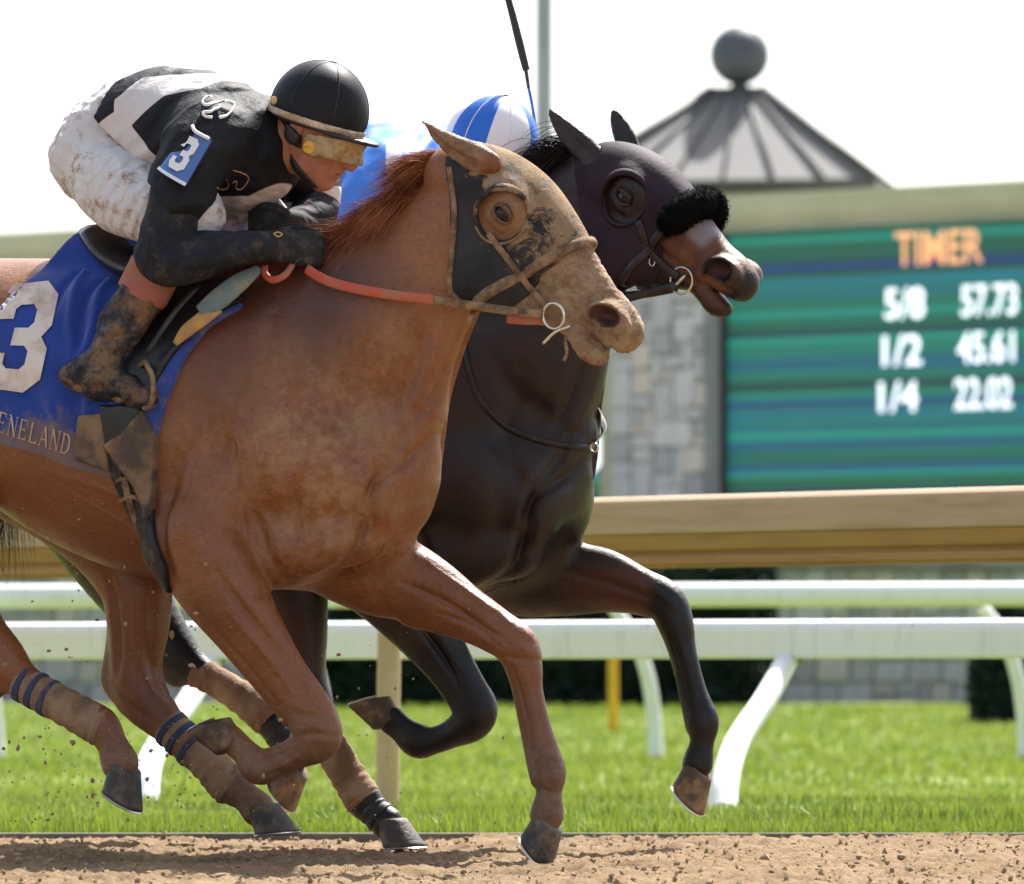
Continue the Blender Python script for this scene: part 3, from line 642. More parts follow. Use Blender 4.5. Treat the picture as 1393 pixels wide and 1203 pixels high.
def horse_head(v, H, mouth=0.0, ns=1.0):
    c = lambda rows, k, n=8, cut=False: v.chain([(*H.pt(t, q, w), r * H.s, rw) for t, q, w, r, rw in rows], k, H.L, n, cut)
    c([(18, 34, 0, 46, .075), (60, 14, 0, 57, .090), (110, 3, 0, 60, .093), (165, -3, 0, 49, .075), (222, 1, 0, 40, .057), (275, 3, 0, 33, .045), (312, 1, 0, 31, .049), (336, 0, 0, 25, .041)], .01)
    c([(88, 82, 0, 52, .062), (128, 80, 0, 60, .070), (165, 70, 0, 54, .062), (205, 60, 0, 40, .048), (250, 44, 0, 30, .039), (285, 34, 0, 24, .034)], .025)
    m = mouth
    c([(270, 40 + m * .5, 0, 24, .034), (300, 46 + m, 0, 20, .034), (318, 51 + m, 0, 18, .032), (333, 48 + m, 0, 14, .027)], .012)   # lower lip and chin
    c([(318, 11, 0, 25, .042), (341, 12, 0, 18, .035)], .02)                              # upper lip
    for s in (1, -1):
        c([(150, 26, s * .066, 12, .012), (190, 25, s * .058, 10, .010), (240, 24, s * .046, 7, .008)], .02)     # facial crest
        c([(95, -12, s * .078, 17, .020), (118, -13, s * .084, 15, .018), (138, -4, s * .076, 12, .014)], .018)  # brow
        v.ell(H.pt(140, 78, s * .058), (.085, .022, .080), .03, [H.e, H.L, H.p])           # cheek
        v.ell(H.pt(113, 8, s * .072), (.042, .020, .034), .02, [H.e, H.L, H.p]); v.ell(H.pt(113, 9, s * .100), (.024, .015, .016), .010, [H.e, H.L, H.p], cut=True)
        v.ell(H.pt(116, 24, s * .086), (.030, .012, .010), .01, [H.e, H.L, H.p])           # lower lid
        v.ell(H.pt(314, -2, s * .042), (.050, .019, .034), .014, [H.e, H.L, H.p])          # nostril wing
        v.ell(H.pt(329, -3, s * .046), (.030, .018, .030), .012, [H.e, H.L, H.p])
        E = unit(H.e * .87 - H.p * .50); Pp = unit(np.cross(H.L, E))
        v.ell(H.pt(310, 1, s * .055), (.046 * ns, .022, .030 * ns), .012, [E, H.L, Pp])              # flared rim
        v.ell(H.pt(309, 1, s * .070), (.036 * ns, .042, .0195 * ns * ns), .003, [E, H.L, Pp], cut=True)   # nostril
        c([(296, 24, s * .047, 4, .010), (316, 20, s * .05, 4, .010), (338, 12, s * .045, 3, .010)], .012, 4, True)
        c([(256, 50 + m * .2, s * .042, 3, .010), (268, 46 + m * .3, s * .040, 4, .012), (300, 38 + m * .4, s * .043, 5, .014), (330, 35 + m * .45, s * .040, 5.5, .018), (352, 31 + m * .5, s * .028, 5.5, .022)], .008, 4, True)  # mouth line
    if m: c([(296, 35 + m * .45, 0, m * .35, .06), (362, 33 + m * .5, 0, m * .6, .06)], .006, 4, True)
    v.ell(H.pt(150, 118, 0), (.10, .022, .05), .02, [H.e, H.L, H.p], cut=True)            # hollow between the jaws
def ear(v, F, rows, s, inward):
    """leaf-shaped ear with a hollow on its front"""
    p = [(*F.P(a, b, w), r * s, r * s * .62) for a, b, w, r in rows]; v.chain(p, .01)
    q = [(x + inward[0] * r, y + inward[1] * r, z + inward[2] * r, r * .72, r * .5) for x, y, z, r, _ in p[1:]]
    v.chain(q, .004, cut=True)
def leg(v, F, s, rows, k=.02, n=5, flat=.82):
    """rows px,py,w,r(px)[,rw ratio]"""
    v.chain([(*F.P(a[0], a[1], a[2]), a[3] * s, a[3] * s * (a[4] if len(a) > 4 else flat)) for a in rows], k, n=n)

LEG1 = dict(
    near_fore=[(268, 735, .19, 72), (300, 795, .19, 62), (334, 848, .185, 49), (378, 912, .175, 38), (414, 958, .17, 34), (430, 988, .17, 35), (432, 1006, .17, 31), (405, 1023, .165, 23), (376, 1036, .16, 21), (352, 1043, .16, 25), (334, 1024, .16, 19), (314, 1006, .16, 20)],
    far_fore=[(470, 735, -.10, 85), (515, 775, -.13, 64), (570, 798, -.14, 50), (630, 832, -.145, 36), (672, 856, -.145, 30), (703, 880, -.145, 31), (714, 912, -.145, 25), (720, 940, -.145, 19.5), (732, 990, -.145, 18.5), (743, 1030, -.145, 21), (747, 1052, -.145, 24), (747, 1078, -.145, 18), (744, 1108, -.145, 24)],
    near_hind=[(-170, 520, .15, 120), (-150, 620, .17, 105), (-115, 710, .17, 78), (-75, 790, .17, 55), (-30, 862, .17, 42), (0, 898, .17, 38), (30, 925, .17, 26), (70, 948, .17, 21), (105, 970, .17, 21), (136, 986, .17, 26), (152, 1012, .17, 22), (163, 1038, .17, 27)],
    far_hind=[(-60, 585, -.13, 95), (40, 640, -.15, 80), (128, 715, -.155, 62), (180, 785, -.155, 54), (188, 840, -.155, 47), (186, 885, -.155, 40), (186, 920, -.155, 38), (196, 950, -.155, 37), (217, 975, -.155, 30), (250, 1007, -.155, 22), (284, 1039, -.155, 22), (312, 1066, -.155, 27), (334, 1084, -.155, 21), (350, 1100, -.155, 25)])
HOCK1 = [[(160, 862, -.155, 14), (150, 905, -.155, 12), (152, 930, -.155, 15), (176, 952, -.155, 20)], [(-72, 845, .17, 14), (-40, 905, .17, 15), (-12, 935, .17, 20)]]
def build_h1_vol(lo, hi, h, legs=True, ears=True):
    v = Vol(lo, hi, h); horse_trunk(v)
    v.chain([(*F1.P(a, b, w), r * S1, rw) for a, b, w, r, rw in [(385, 510, 0, 150, .19), (480, 455, 0, 138, .145), (552, 396, 0, 103, .105), (600, 336, 0, 84, .088), (632, 296, 0, 70, .08)]], .06)
    v.chain([(*F1.P(a, b, w), r * S1, rw) for a, b, w, r, rw in [(630, 400, .0, 20, .05), (604, 455, 0, 27, .055), (580, 525, 0, 34, .07), (562, 590, 0, 42, .09), (556, 645, 0, 38, .10)]], .05)     # windpipe line
    horse_head(v, H1, 2, 1.12)
    if ears: ear(v, F1, [(668, 222, .070, 15), (648, 214, .082, 19), (622, 202, .092, 17), (598, 186, .094, 11), (582, 173, .092, 6), (571, 164, .090, 2)], S1, (-.1, -.5, -.85))
    if ears: ear(v, F1, [(672, 218, -.055, 16), (650, 210, -.062, 17), (625, 203, -.066, 13), (605, 197, -.066, 3)], S1, (-.1, .6, -.8))
    if legs:
        for r in LEG1.values(): leg(v, F1, S1, r)
        for r in HOCK1: leg(v, F1, S1, r, .02)
        # muscle and tendon relief on the forearms
        leg(v, F1, S1, [(300, 760, .235, 30), (335, 840, .225, 24), (375, 900, .20, 14), (405, 945, .185, 8)], .03)
        leg(v, F1, S1, [(268, 790, .215, 26), (310, 862, .20, 17), (360, 935, .18, 10), (392, 978, .17, 10)], .022)
        leg(v, F1, S1, [(540, 770, -.10, 30), (600, 790, -.115, 22), (660, 832, -.12, 12)], .03)
        leg(v, F1, S1, [(560, 838, -.13, 16), (620, 855, -.135, 11), (668, 876, -.14, 9)], .02)
        leg(v, F1, S1, [(698, 905, -.145, 9), (713, 985, -.145, 8), (728, 1045, -.145, 11), (730, 1062, -.145, 9)], .012)
        leg(v, F1, S1, [(-60, 690, .2, 50), (-70, 780, .19, 30)], .05)
    else:
        pass
    return v

H1 = Head(F1.P(634, 205), F1.P(872, 474, -.055), 0, 1.02)
v1 = build_h1_vol((-1.45, -.40, -.02), (1.05, .40, 1.99), .0056)
me_h1 = v1.mesh('chestnut_body', 2)
CHEST = [([(540, 560), (524, 610), (506, 660), (492, 715), (470, 768), (420, 797)], .16, .020, .016), ([(582, 575), (566, 610), (545, 640), (522, 672), (504, 705)], .08, .016, .012),
         ([(480, 700), (487, 720), (482, 738)], .16, .014, .012), ([(375, 808), (415, 797), (455, 777), (487, 745)], .15, .016, .013), ([(242, 630), (226, 690), (228, 745), (242, 792)], .25, .022, .020),
         ([(308, 780), (338, 828), (372, 880), (400, 932)], .235, .012, .010), ([(366, 788), (348, 745), (330, 695), (318, 640)], .24, .014, .018), ([(478, 470), (455, 545), (468, 605), (497, 650)], .2, .014, .024), ([(350, 430), (338, 520), (314, 600), (300, 665)], .24, .014, .024),
         ([(566, 430), (545, 500), (520, 570)], .15, .014, .017), ([(628, 415), (598, 490), (572, 560)], .08, .012, .012), ([(415, 640), (396, 700), (402, 750)], .22, .012, .012), ([(440, 600), (455, 680), (446, 738)], .21, -.008, .012), ([(270, 640), (262, 700), (285, 760)], .26, -.010, .022), ([(385, 470), (372, 560), (352, 640)], .24, -.010, .022),
         ([(512, 470), (492, 540), (500, 600)], .19, -.0032, .0045), ([(405, 560), (430, 600), (436, 660), (462, 700)], .22, -.003, .0045), ([(300, 560), (322, 640), (318, 720), (338, 790)], .26, -.0032, .0045), ([(250, 560), (262, 620), (252, 690)], .27, -.0028, .0045), ([(330, 690), (360, 720), (372, 770)], .24, -.003, .0045), ([(80, 660), (150, 705), (205, 752)], .24, -.004, .006), ([(60, 640), (120, 660), (180, 690)], .27, -.004, .010)]
LEGS_ = [([(555, 792), (610, 820), (655, 852), (692, 874)], -.10, .010, .008), ([(590, 770), (645, 812), (690, 848)], -.10, -.006, .006), ([(600, 835), (640, 850), (680, 880)], -.10, .007, .006), ([(699, 905), (712, 960), (724, 1022)], -.12, .008, .006), ([(716, 915), (727, 970), (738, 1030)], -.12, -.003, .005),
         ([(690, 864), (708, 866), (724, 876)], -.12, .005, .006), ([(692, 892), (710, 897), (730, 898)], -.12, .006, .006), ([(700, 876), (714, 882), (724, 890)], -.12, -.005, .007), ([(728, 1040), (745, 1034), (762, 1040)], -.12, .004, .006), ([(735, 1072), (748, 1078), (762, 1074)], -.12, .005, .006),
         ([(285, 830), (335, 902), (378, 960)], .21, .010, .009), ([(322, 830), (362, 885), (400, 945)], .22, -.005, .006), ([(402, 968), (425, 975), (452, 968)], .19, .006, .007), ([(412, 1002), (436, 998), (456, 1002)], .19, .006, .007), ([(412, 1030), (385, 1042), (358, 1052)], .18, -.004, .005), ([(400, 1020), (375, 1030), (352, 1034)], .18, .006, .005),
         ([(165, 790), (168, 860), (166, 915)], -.13, .018, .012), ([(205, 820), (203, 895), (215, 950)], -.12, .010, .010), ([(190, 800), (188, 870), (196, 930)], -.12, -.005, .008), ([(160, 930), (185, 960), (215, 985)], -.13, .008, .008), ([(205, 935), (214, 950), (226, 962)], -.12, -.006, .009)]
FACE_ = [([(700, 352), (735, 372), (770, 400)], .06, .006, .012), ([(735, 330), (765, 362), (795, 405)], .06, -.003, .005), ([(752, 398), (772, 404), (800, 400)], .06, -.0028, .005), ([(770, 425), (790, 440), (806, 452)], .05, .004, .006), ([(775, 455), (800, 470), (828, 478), (850, 474)], .04, .0045, .004)]
carve(me_h1, F1, CHEST + LEGS_ + FACE_)

LEG2 = dict(
    near_fore=[(500, 760, .17, 70), (540, 805, .17, 58), (575, 852, .17, 46), (608, 900, .17, 35), (634, 942, .17, 31), (646, 965, .17, 32), (640, 982, .17, 28), (615, 998, .17, 20), (588, 1008, .17, 19), (568, 1008, .17, 24), (548, 993, .17, 19), (533, 980, .17, 20)],
    far_fore=[(670, 750, -.10, 80), (715, 778, -.13, 62), (765, 788, -.14, 50), (825, 792, -.145, 41), (868, 804, -.145, 32), (903, 818, -.145, 29), (918, 845, -.145, 26), (929, 885, -.145, 19), (942, 935, -.145, 18), (952, 965, -.145, 20), (956, 983, -.145, 23), (955, 1010, -.145, 17), (949, 1038, -.145, 22)],
    near_hind=[(260, 600, .13, 105), (340, 700, .15, 85), (388, 785, .15, 58), (405, 850, .15, 43), (408, 915, .15, 37), (418, 955, .15, 34), (436, 990, .15, 27), (455, 1025, .15, 21), (476, 1060, .15, 21), (494, 1088, .15, 26), (512, 1106, .15, 20), (526, 1120, .15, 24)],
    far_hind=[(60, 580, -.13, 100), (110, 680, -.15, 80), (160, 770, -.15, 60), (200, 835, -.15, 45), (236, 886, -.15, 36), (262, 908, -.15, 26), (294, 927, -.15, 18), (332, 951, -.15, 19), (362, 974, -.15, 25), (382, 1006, -.15, 19), (396, 1036, -.15, 22)])
HOCK2 = [[(170, 850, -.15, 14), (205, 900, -.15, 14), (240, 920, -.15, 16)], [(372, 870, .15, 13), (370, 925, .15, 14), (395, 960, .15, 18)]]
def build_h2_vol(lo, hi, h, legs=True, ears=True):
    v = Vol(lo, hi, h); horse_trunk(v, DZ2)
    v.chain([(*F2.P(a, b, w), r * S2, rw) for a, b, w, r, rw in [(608, 545, 0, 142, .19), (690, 490, 0, 130, .145), (738, 420, 0, 102, .105), (768, 345, 0, 86, .088), (792, 285, 0, 70, .08)]], .06)
    v.chain([(*F2.P(a, b, w), r * S2, rw) for a, b, w, r, rw in [(820, 400, 0, 20, .05), (798, 460, 0, 27, .055), (784, 540, 0, 34, .07), (772, 615, 0, 40, .09), (764, 668, 0, 36, .10)]], .05)
    horse_head(v, H2, 5, 1.22)
    if ears: ear(v, F2, [(808, 214, .055, 16), (790, 198, .064, 18), (772, 180, .070, 15), (757, 163, .072, 9), (746, 148, .072, 2.5)], S2, (.3, -.8, -.4))
    if ears: ear(v, F2, [(858, 206, -.05, 15), (851, 190, -.056, 16), (843, 172, -.06, 13), (837, 158, -.062, 8), (834, 149, -.062, 2.5)], S2, (.5, -.8, -.2))
    if legs:
        for r in LEG2.values(): leg(v, F2, S2, r)
        for r in HOCK2: leg(v, F2, S2, r, .02)
        leg(v, F2, S2, [(760, 765, -.10, 28), (820, 768, -.115, 20), (870, 788, -.12, 11)], .03)
        leg(v, F2, S2, [(770, 820, -.13, 14), (830, 818, -.135, 10), (880, 824, -.14, 8)], .02)
        leg(v, F2, S2, [(908, 850, -.145, 9), (925, 915, -.145, 8), (940, 975, -.145, 11), (942, 990, -.145, 9)], .012)
        leg(v, F2, S2, [(560, 800, .2, 26), (592, 862, .19, 17), (618, 920, .18, 9)], .03)
    return v
H2 = Head(F2.P(814, 205), F2.P(1018, 390, .06), 0, .955)
v2 = build_h2_vol((-1.45, -.40, -.02), (1.05, .40, 1.99), .0056)
me_h2 = v2.mesh('bay_body', 2)
carve(me_h2, F2, [([(813 + (a - 602) * .943, 650 + (b - 625) * .943) for a, b in p], w, d, g) for p, w, d, g in CHEST[:11]] + [([(760, 775), (820, 790), (870, 808), (895, 818)], -.10, .007, .009), ([(915, 860), (928, 910), (942, 960)], -.12, .006, .007), ([(890, 800), (910, 815), (925, 830)], -.12, -.004, .008), ([(580, 850), (610, 895), (632, 940)], .2, .007, .010), ([(660, 470), (700, 540), (760, 590)], .15, .010, .03)])
# ---------------------------------------------------------------- coats
def coat_material(name, c_a, c_b, c_dark, mud_c, dust_amt, dust_c, spec=.45):
    mt = mat(name, c_a, 0.5, 0, spec); t = NT(mt)
    n1 = t.noise(3.2, 5, 0.6, dist=0.6); n2 = t.noise(11, 6, 0.65); hair = t.noise(160, 3, 0.6, t.scale((0.35, 1, 1)))
    c = t.mix(t.ramp(n1, .38, .66), c_a, c_b)
    c = t.mix(t.ramp(hair, .3, .75, 0, .40), c, c_dark); c = t.mix(t.ramp(t.noise(70, 6, .75, t.scale((1, 1, .5))), .5, .8, 0, .5), c, c_dark)
    # dry dust in ragged patches where the attribute allows
    dm = t.math('MULTIPLY', t.attr('dust'), t.ramp(t.math('ADD', t.math('MULTIPLY', n2, .6), t.math('MULTIPLY', t.noise(38, 5, .7), .4)), .38, .68))
    c = t.mix(t.math('MULTIPLY', dm, dust_amt), c, dust_c)
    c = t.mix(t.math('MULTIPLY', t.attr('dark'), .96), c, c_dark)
    md = t.math('MULTIPLY', t.attr('mud'), t.ramp(t.noise(26, 6, .7), .22, .55, .25, 1.0))
    mc = t.mix(t.ramp(t.noise(18, 7, .75), .38, .66), mud_c, (.19, .105, .055)); mc = t.mix(t.ramp(t.noise(70, 6, .75), .5, .72, 0, .7), mc, (.13, .085, .055))
    c = t.mix(md, c, mc)
    c = t.mix(t.attr('pink'), c, (.055, .009, .008))
    t.base(c); t.rough(t.math('ADD', t.ramp(n2, .3, .7, .30, .50), t.math('ADD', t.math('MULTIPLY', md, .4), t.math('MULTIPLY', dm, .25)), True))
    h = t.math('ADD', t.math('MULTIPLY', hair, .25), t.math('ADD', t.math('MULTIPLY', t.noise(34, 6, .68), .7), t.math('MULTIPLY', t.math('MULTIPLY', t.noise(110, 6, .8), md), 2.2)))
    t.bump(h, .5, .008)
    return mt
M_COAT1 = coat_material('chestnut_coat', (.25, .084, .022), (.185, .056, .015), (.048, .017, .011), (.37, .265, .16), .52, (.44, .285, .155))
M_COAT2 = coat_material('dark_bay_coat', (.020, .0122, .0095), (.014, .0088, .0072), (.004, .0036, .0036), (.30, .20, .11), .35, (.06, .040, .030), .38)
M_HOOF = noisy('hoof_horn', (.040, .036, .033), (.17, .125, .085), 22, .6, .6, 120, .004, lo=.42, hi=.72)
M_HOOFB = noisy('hoof_horn_muddy', (.075, .050, .034), (.26, .165, .09), 22, .75, .6, 120, .004, lo=.4, hi=.7)
M_SHOE = mat('racing_plate_metal', (.55, .55, .56), .35, 1.0)
M_BAND = noisy('dusty_bandage', (.29, .19, .11), (.15, .082, .043), 11, .9, .7, 130, .004, lo=.38, hi=.66)
M_BANDB = noisy('blue_tape', (.03, .045, .10), (.15, .105, .07), 30, .8, .3, 90, .002, lo=.5, hi=.8)
M_BLACKW = noisy('black_wrap', (.012, .012, .014), (.06, .05, .045), 25, .6, .4, 80, .003, lo=.5, hi=.8)
M_EYE = mat('horse_eye', (.008, .005, .004), .08, 0, .4)
M_LEATHER = noisy('black_leather', (.012, .011, .011), (.05, .04, .032), 30, .4, .3, 90, .002, lo=.45, hi=.8)
M_MUDSTRAP = noisy('mud_caked_strap', (.29, .19, .105), (.11, .068, .04), 28, .9, .9, 90, .006)
M_REDREIN = noisy('rubber_rein', (.46, .085, .045), (.35, .14, .075), 22, .6, .6, 140, .003)
M_METAL = mat('bit_metal', (.62, .58, .5), .25, 1.0)
def hood_material(name, c, c2, mud_amt, mud_c):
    mt = mat(name, c, .7, 0, .2); t = NT(mt)
    w = t.noise(60, 5, .6, t.scale((1, 1, 1)))
    base = t.mix(t.ramp(t.noise(9, 4), .35, .65), c, c2)
    if mud_amt:
        k = t.math('ADD', t.math('MULTIPLY', t.attr('mud'), .42), t.math('MULTIPLY', t.noise(13, 8, .75, dist=1.0), 1.1))
        md = t.math('MULTIPLY', t.ramp(k, .67, .80), mud_amt)
        mc = t.mix(t.ramp(t.noise(16, 7, .75), .36, .66), mud_c, (.26, .165, .095)); mc = t.mix(t.ramp(t.noise(75, 6, .75), .5, .72, 0, .65), mc, (.12, .09, .065))
        t.base(t.mix(md, base, mc)); t.rough(t.ramp(md, 0, 1, .55, .95))
        t.bump(t.math('ADD', t.math('MULTIPLY', w, .2), t.math('MULTIPLY', t.math('MULTIPLY', t.noise(100, 6, .8), md), 2.4)), .5, .008)
    else:
        t.base(base); t.bump(t.math('ADD', t.noise(220, 2, .5), t.math('MULTIPLY', t.noise(22, 4, .6, dist=1.5), 2.0)), .25, .003)
    return mt
M_HOOD1 = hood_material('muddy_hood', (.013, .014, .017), (.030, .031, .034), .97, (.37, .265, .16))
M_HOOD2 = hood_material('plum_hood', (.019, .0105, .017), (.028, .0155, .025), 0, None)
def fleece_material(name, c):
    mt = mat(name, c, .95, 0, .1); t = NT(mt); t.bump(t.noise(260, 3, .7), .9, .01); return mt
M_FLEECE = fleece_material('black_fleece', (.005, .0052, .0055))

def nostril_in(H, v, ns):
    E = unit(H.e * .87 - H.p * .50); Pp = unit(np.cross(H.L, E)); out = np.zeros(len(v))
    for s in (1, -1):
        d = v - H.pt(309, 1, s * .070); k = np.sqrt((d @ E / (.036 * ns)) ** 2 + (d @ H.L / .042) ** 2 + (d @ Pp / (.0195 * ns * ns)) ** 2); out = np.maximum(out, sstep(-k, -1.22, -1.02))
    return out
def face_attrs(me, H, mud_fn, dark_fn, dust_fn, ns=1.12):
    v = verts(me); t, q, w = H.tq(v)
    n = nostril_in(H, v, ns)
    set_attr(me, 'mud', np.clip(mud_fn(v, t, q, w), 0, 1) * (1 - .85 * n)); set_attr(me, 'dark', np.clip(np.maximum(dark_fn(v, t, q, w), 0.97 * n), 0, 1))
    set_attr(me, 'dust', np.clip(dust_fn(v, t, q, w), 0, 1)); set_attr(me, 'pink', np.clip(n * sstep(-np.abs(w), -.044, -.034), 0, 1) * .8)
def leg_field(v, F, rows, i0, i1):
    """1 along the given stretch of a leg"""
    d = np.full(len(v), 9.0)
    for a, b in zip(rows[i0:i1], rows[i0 + 1:i1 + 1]):
        dd, _ = seg_d(v, F.P(*a[:3]), F.P(*b[:3])); d = np.minimum(d, dd)
    return sstep(-d, -.09, -.06)
def h1_mud(v, t, q, w):
    m = sstep(t, 120, 200) * sstep(-q, -125, -98) * (np.abs(w) < .2) * (v[:, 2] > 1.1)
    e = np.exp(-(((t - 116) / 40) ** 2 + ((q - 10) / 45) ** 2)) * (np.abs(w) > .05)
    de, _ = seg_d(v, F1.P(640, 212, .085), F1.P(575, 166, .09)); ear = .6 * sstep(-de, -.06, -.03)
    low = sstep(-v[:, 2], -.42, -.2) * .35
    return np.maximum(np.maximum(m, .55 * e), np.maximum(ear, low))
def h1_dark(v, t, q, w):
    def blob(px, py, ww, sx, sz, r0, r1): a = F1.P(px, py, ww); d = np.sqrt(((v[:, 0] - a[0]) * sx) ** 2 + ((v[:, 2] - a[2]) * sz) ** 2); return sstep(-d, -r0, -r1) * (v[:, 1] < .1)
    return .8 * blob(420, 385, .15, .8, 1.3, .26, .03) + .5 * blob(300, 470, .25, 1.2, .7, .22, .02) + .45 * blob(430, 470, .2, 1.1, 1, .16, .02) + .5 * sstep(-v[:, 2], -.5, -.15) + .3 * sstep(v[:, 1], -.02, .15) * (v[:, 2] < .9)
def h1_dust(v, t, q, w):
    def blob(px, py, ww, sx, sz, r0, r1): a = F1.P(px, py, ww); d = np.sqrt(((v[:, 0] - a[0]) * sx) ** 2 + ((v[:, 2] - a[2]) * sz) ** 2); return sstep(-d, -r0, -r1)
    return np.clip(blob(425, 610, .22, 1.1, .55, .30, .03) + .35 * blob(565, 430, .13, 1.2, .6, .22, .02) + .6 * blob(345, 430, .24, 2.5, .9, .10, .01) + .5 * blob(290, 600, .25, 1, .8, .2, .02) + .15, 0, 1)
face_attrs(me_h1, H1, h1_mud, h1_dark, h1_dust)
def h2_dark(v, t, q, w):
    z = v[:, 2]; x = v[:, 0]
    ff = leg_field(v, F2, LEG2['far_fore'], 5, 12); nf = leg_field(v, F2, LEG2['near_fore'], 3, 11); nh = leg_field(v, F2, LEG2['near_hind'], 3, 11); fh = leg_field(v, F2, LEG2['far_hind'], 2, 10)
    return np.maximum.reduce([ff, nf, .8 * nh, fh, .5 * sstep(t, 315, 350) * (q < 100) * (np.abs(w) < .2) * (z > 1.2), 0 * z])
def h2_dust(v, t, q, w):
    return .3 + .5 * leg_field(v, F2, LEG2['far_fore'], 6, 12)
face_attrs(me_h2, H2, lambda v, t, q, w: np.zeros(len(v)), h2_dark, h2_dust, 1.22)
# the bay's brown muzzle between hood and nostril
def bay_face():
    v = verts(me_h2); t, q, w = H2.tq(v)
    set_attr(me_h2, 'tan', sstep(t, 170, 230) * np.maximum(sstep(-t, -348, -325), 0 * t) * sstep(-q, -70, -35) * (v[:, 2] > 1.2) * (1 - nostril_in(H2, v, 1.30)))
    nt = NT(M_COAT2); c = nt.b.inputs['Base Color'].links[0].from_socket
    nt.base(nt.mix(nt.math('MULTIPLY', nt.attr('tan'), nt.ramp(nt.noise(22, 5, .6), .25, .6, .35, .95)), c, (.13, .05, .02)))
    set_attr(me_h2, 'pale', sstep(t, 214, 228) * sstep(-t, -268, -254) * sstep(-q, -2, 14) * (v[:, 2] > 1.2))
    c = nt.b.inputs['Base Color'].links[0].from_socket; nt.base(nt.mix(nt.math('MULTIPLY', nt.attr('pale'), .85), c, (.22, .21, .215)))
    set_attr(me_h2, 'brown', np.maximum.reduce([leg_field(v, F2, LEG2['far_fore'], 1, 4), .7 * leg_field(v, F2, LEG2['near_fore'], 0, 2), .8 * leg_field(v, F2, LEG2['near_hind'], 2, 4)]))
    c = nt.b.inputs['Base Color'].links[0].from_socket
    nt.base(nt.mix(nt.math('MULTIPLY', nt.attr('brown'), .7), c, (.075, .028, .013)))
bay_face()
def crust(me, amp):
    v = verts(me).astype(float); n = normals(me); a = np.empty(len(v), np.float32); me.attributes['mud'].data.foreach_get('value', a); g = np.random.default_rng(2)
    r = vnoise(v[:, 0] * 1.0 + v[:, 1] * .7, v[:, 2] + v[:, 1] * .6, 95, 3) * .6 + g.normal(0, .35, len(v)); v += n * (amp * a * np.clip(r + .25, -.2, 1.2))[:, None]; me.vertices.foreach_set('co', v.astype(np.float32).ravel()); me.update()
crust(me_h1, .0022)
horse1 = tag(F1.root('race_horse'), 'chestnut racehorse in front with mud caked hood, galloping to the right', 'horse', 'racehorses galloping along the track')
horse2 = tag(F2.root('race_horse'), 'dark bay racehorse in plum hood with black fleece noseband, galloping behind the chestnut', 'horse', 'racehorses galloping along the track')
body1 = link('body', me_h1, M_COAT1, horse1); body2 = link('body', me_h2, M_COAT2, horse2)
BV1, BV2 = bvh_of(me_h1), bvh_of(me_h2)

# ---------------------------------------------------------------- hooves, wraps
def hoof(F, parent, cor, U, T, m, h=.074, r0=.044, r1=.063, shoe=True):
    C = F.P(*cor); u = unit([U[0], 0, -U[1]]); t = np.array([T[0], 0, -T[1]]); t = unit(t - u * (t @ u)); l = np.cross(u, t)
    n, k = 28, 9; V = []
    th = np.linspace(0, 2 * np.pi, n, endpoint=False)
    for j in range(k):
        f = j / (k - 1); y = -h * f; sh = .008 + .034 * f; rf = r0 + (r1 - r0) * f; rl = rf * .93
        g = np.cos(th); rr = np.where(g < 0, .80, 1.0)
        rim = .0025 * math.exp(-((f - .04) / .05) ** 2)
        tilt = .018 * np.clip(-g, 0, 1) * (1 - f)            # coronet drops towards the heel
        V.append(C + u * (y + .012) - u * tilt[:, None] + t * (sh + (rf + rim) * g * rr)[:, None] + l * ((rl + rim) * np.sin(th) * np.where(g < 0, 1 - .12 * np.abs(g), 1))[:, None])
    top = V[0].mean(0) + u * .012; bot = V[-1].mean(0) + u * .006
    V = np.vstack(V + [top, bot]); f = []
    for j in range(k - 1):
        for i in range(n): a, b = j * n + i, j * n + (i + 1) % n; f.append((a, b, b + n, a + n))
    for i in range(n): f.append((k * n, (i + 1) % n, i)); f.append((k * n + 1, (k - 1) * n + i, (k - 1) * n + (i + 1) % n))
    me = bpy.data.meshes.new('hoof'); me.from_pydata(V.tolist(), [], f); me.polygons.foreach_set('use_smooth', np.full(len(f), True)); me.update()
    o = link('hoof', me, m, parent)
    if shoe:
        a = np.linspace(-2.35, 2.35, 30); g = np.cos(a); c0 = C - u * (h - .012 + .003) + t * .042
        p = c0 + t * ((r1 * .9) * g * np.where(g < 0, .80, 1.0))[:, None] + l * (r1 * .93 * .9 * np.sin(a))[:, None]
        v, ff = tube_np(p, .009, 8, .38, up=u); v = v
        sm = bpy.data.meshes.new('horseshoe'); sm.from_pydata(v.tolist(), [], fix_deg(ff)); link('horseshoe', sm, M_SHOE, o)
    return o
hoof(F1, horse1, (318, 1010, .16), (.38, .92), (-.92, .38), M_HOOFB)
hoof(F1, horse1, (741, 1116, -.145), (.80, -.60), (.60, .80), M_HOOF)
hoof(F1, horse1, (164, 1044, .17), (.55, -.84), (.84, .55), M_HOOF)
hoof(F1, horse1, (352, 1102, -.155), (-.1, -1), (1, -.04), M_HOOF)
hoof(F2, horse2, (532, 980, .17), (.25, .96), (-.96, .25), M_HOOFB)
hoof(F2, horse2, (945, 1046, -.145), (.76, -.65), (.65, .76), M_HOOFB)
hoof(F2, horse2, (527, 1121, .15), (-.05, -1), (1, 0), M_HOOF)
hoof(F2, horse2, (398, 1042, -.15), (.85, -.5), (.5, .85), M_HOOFB)
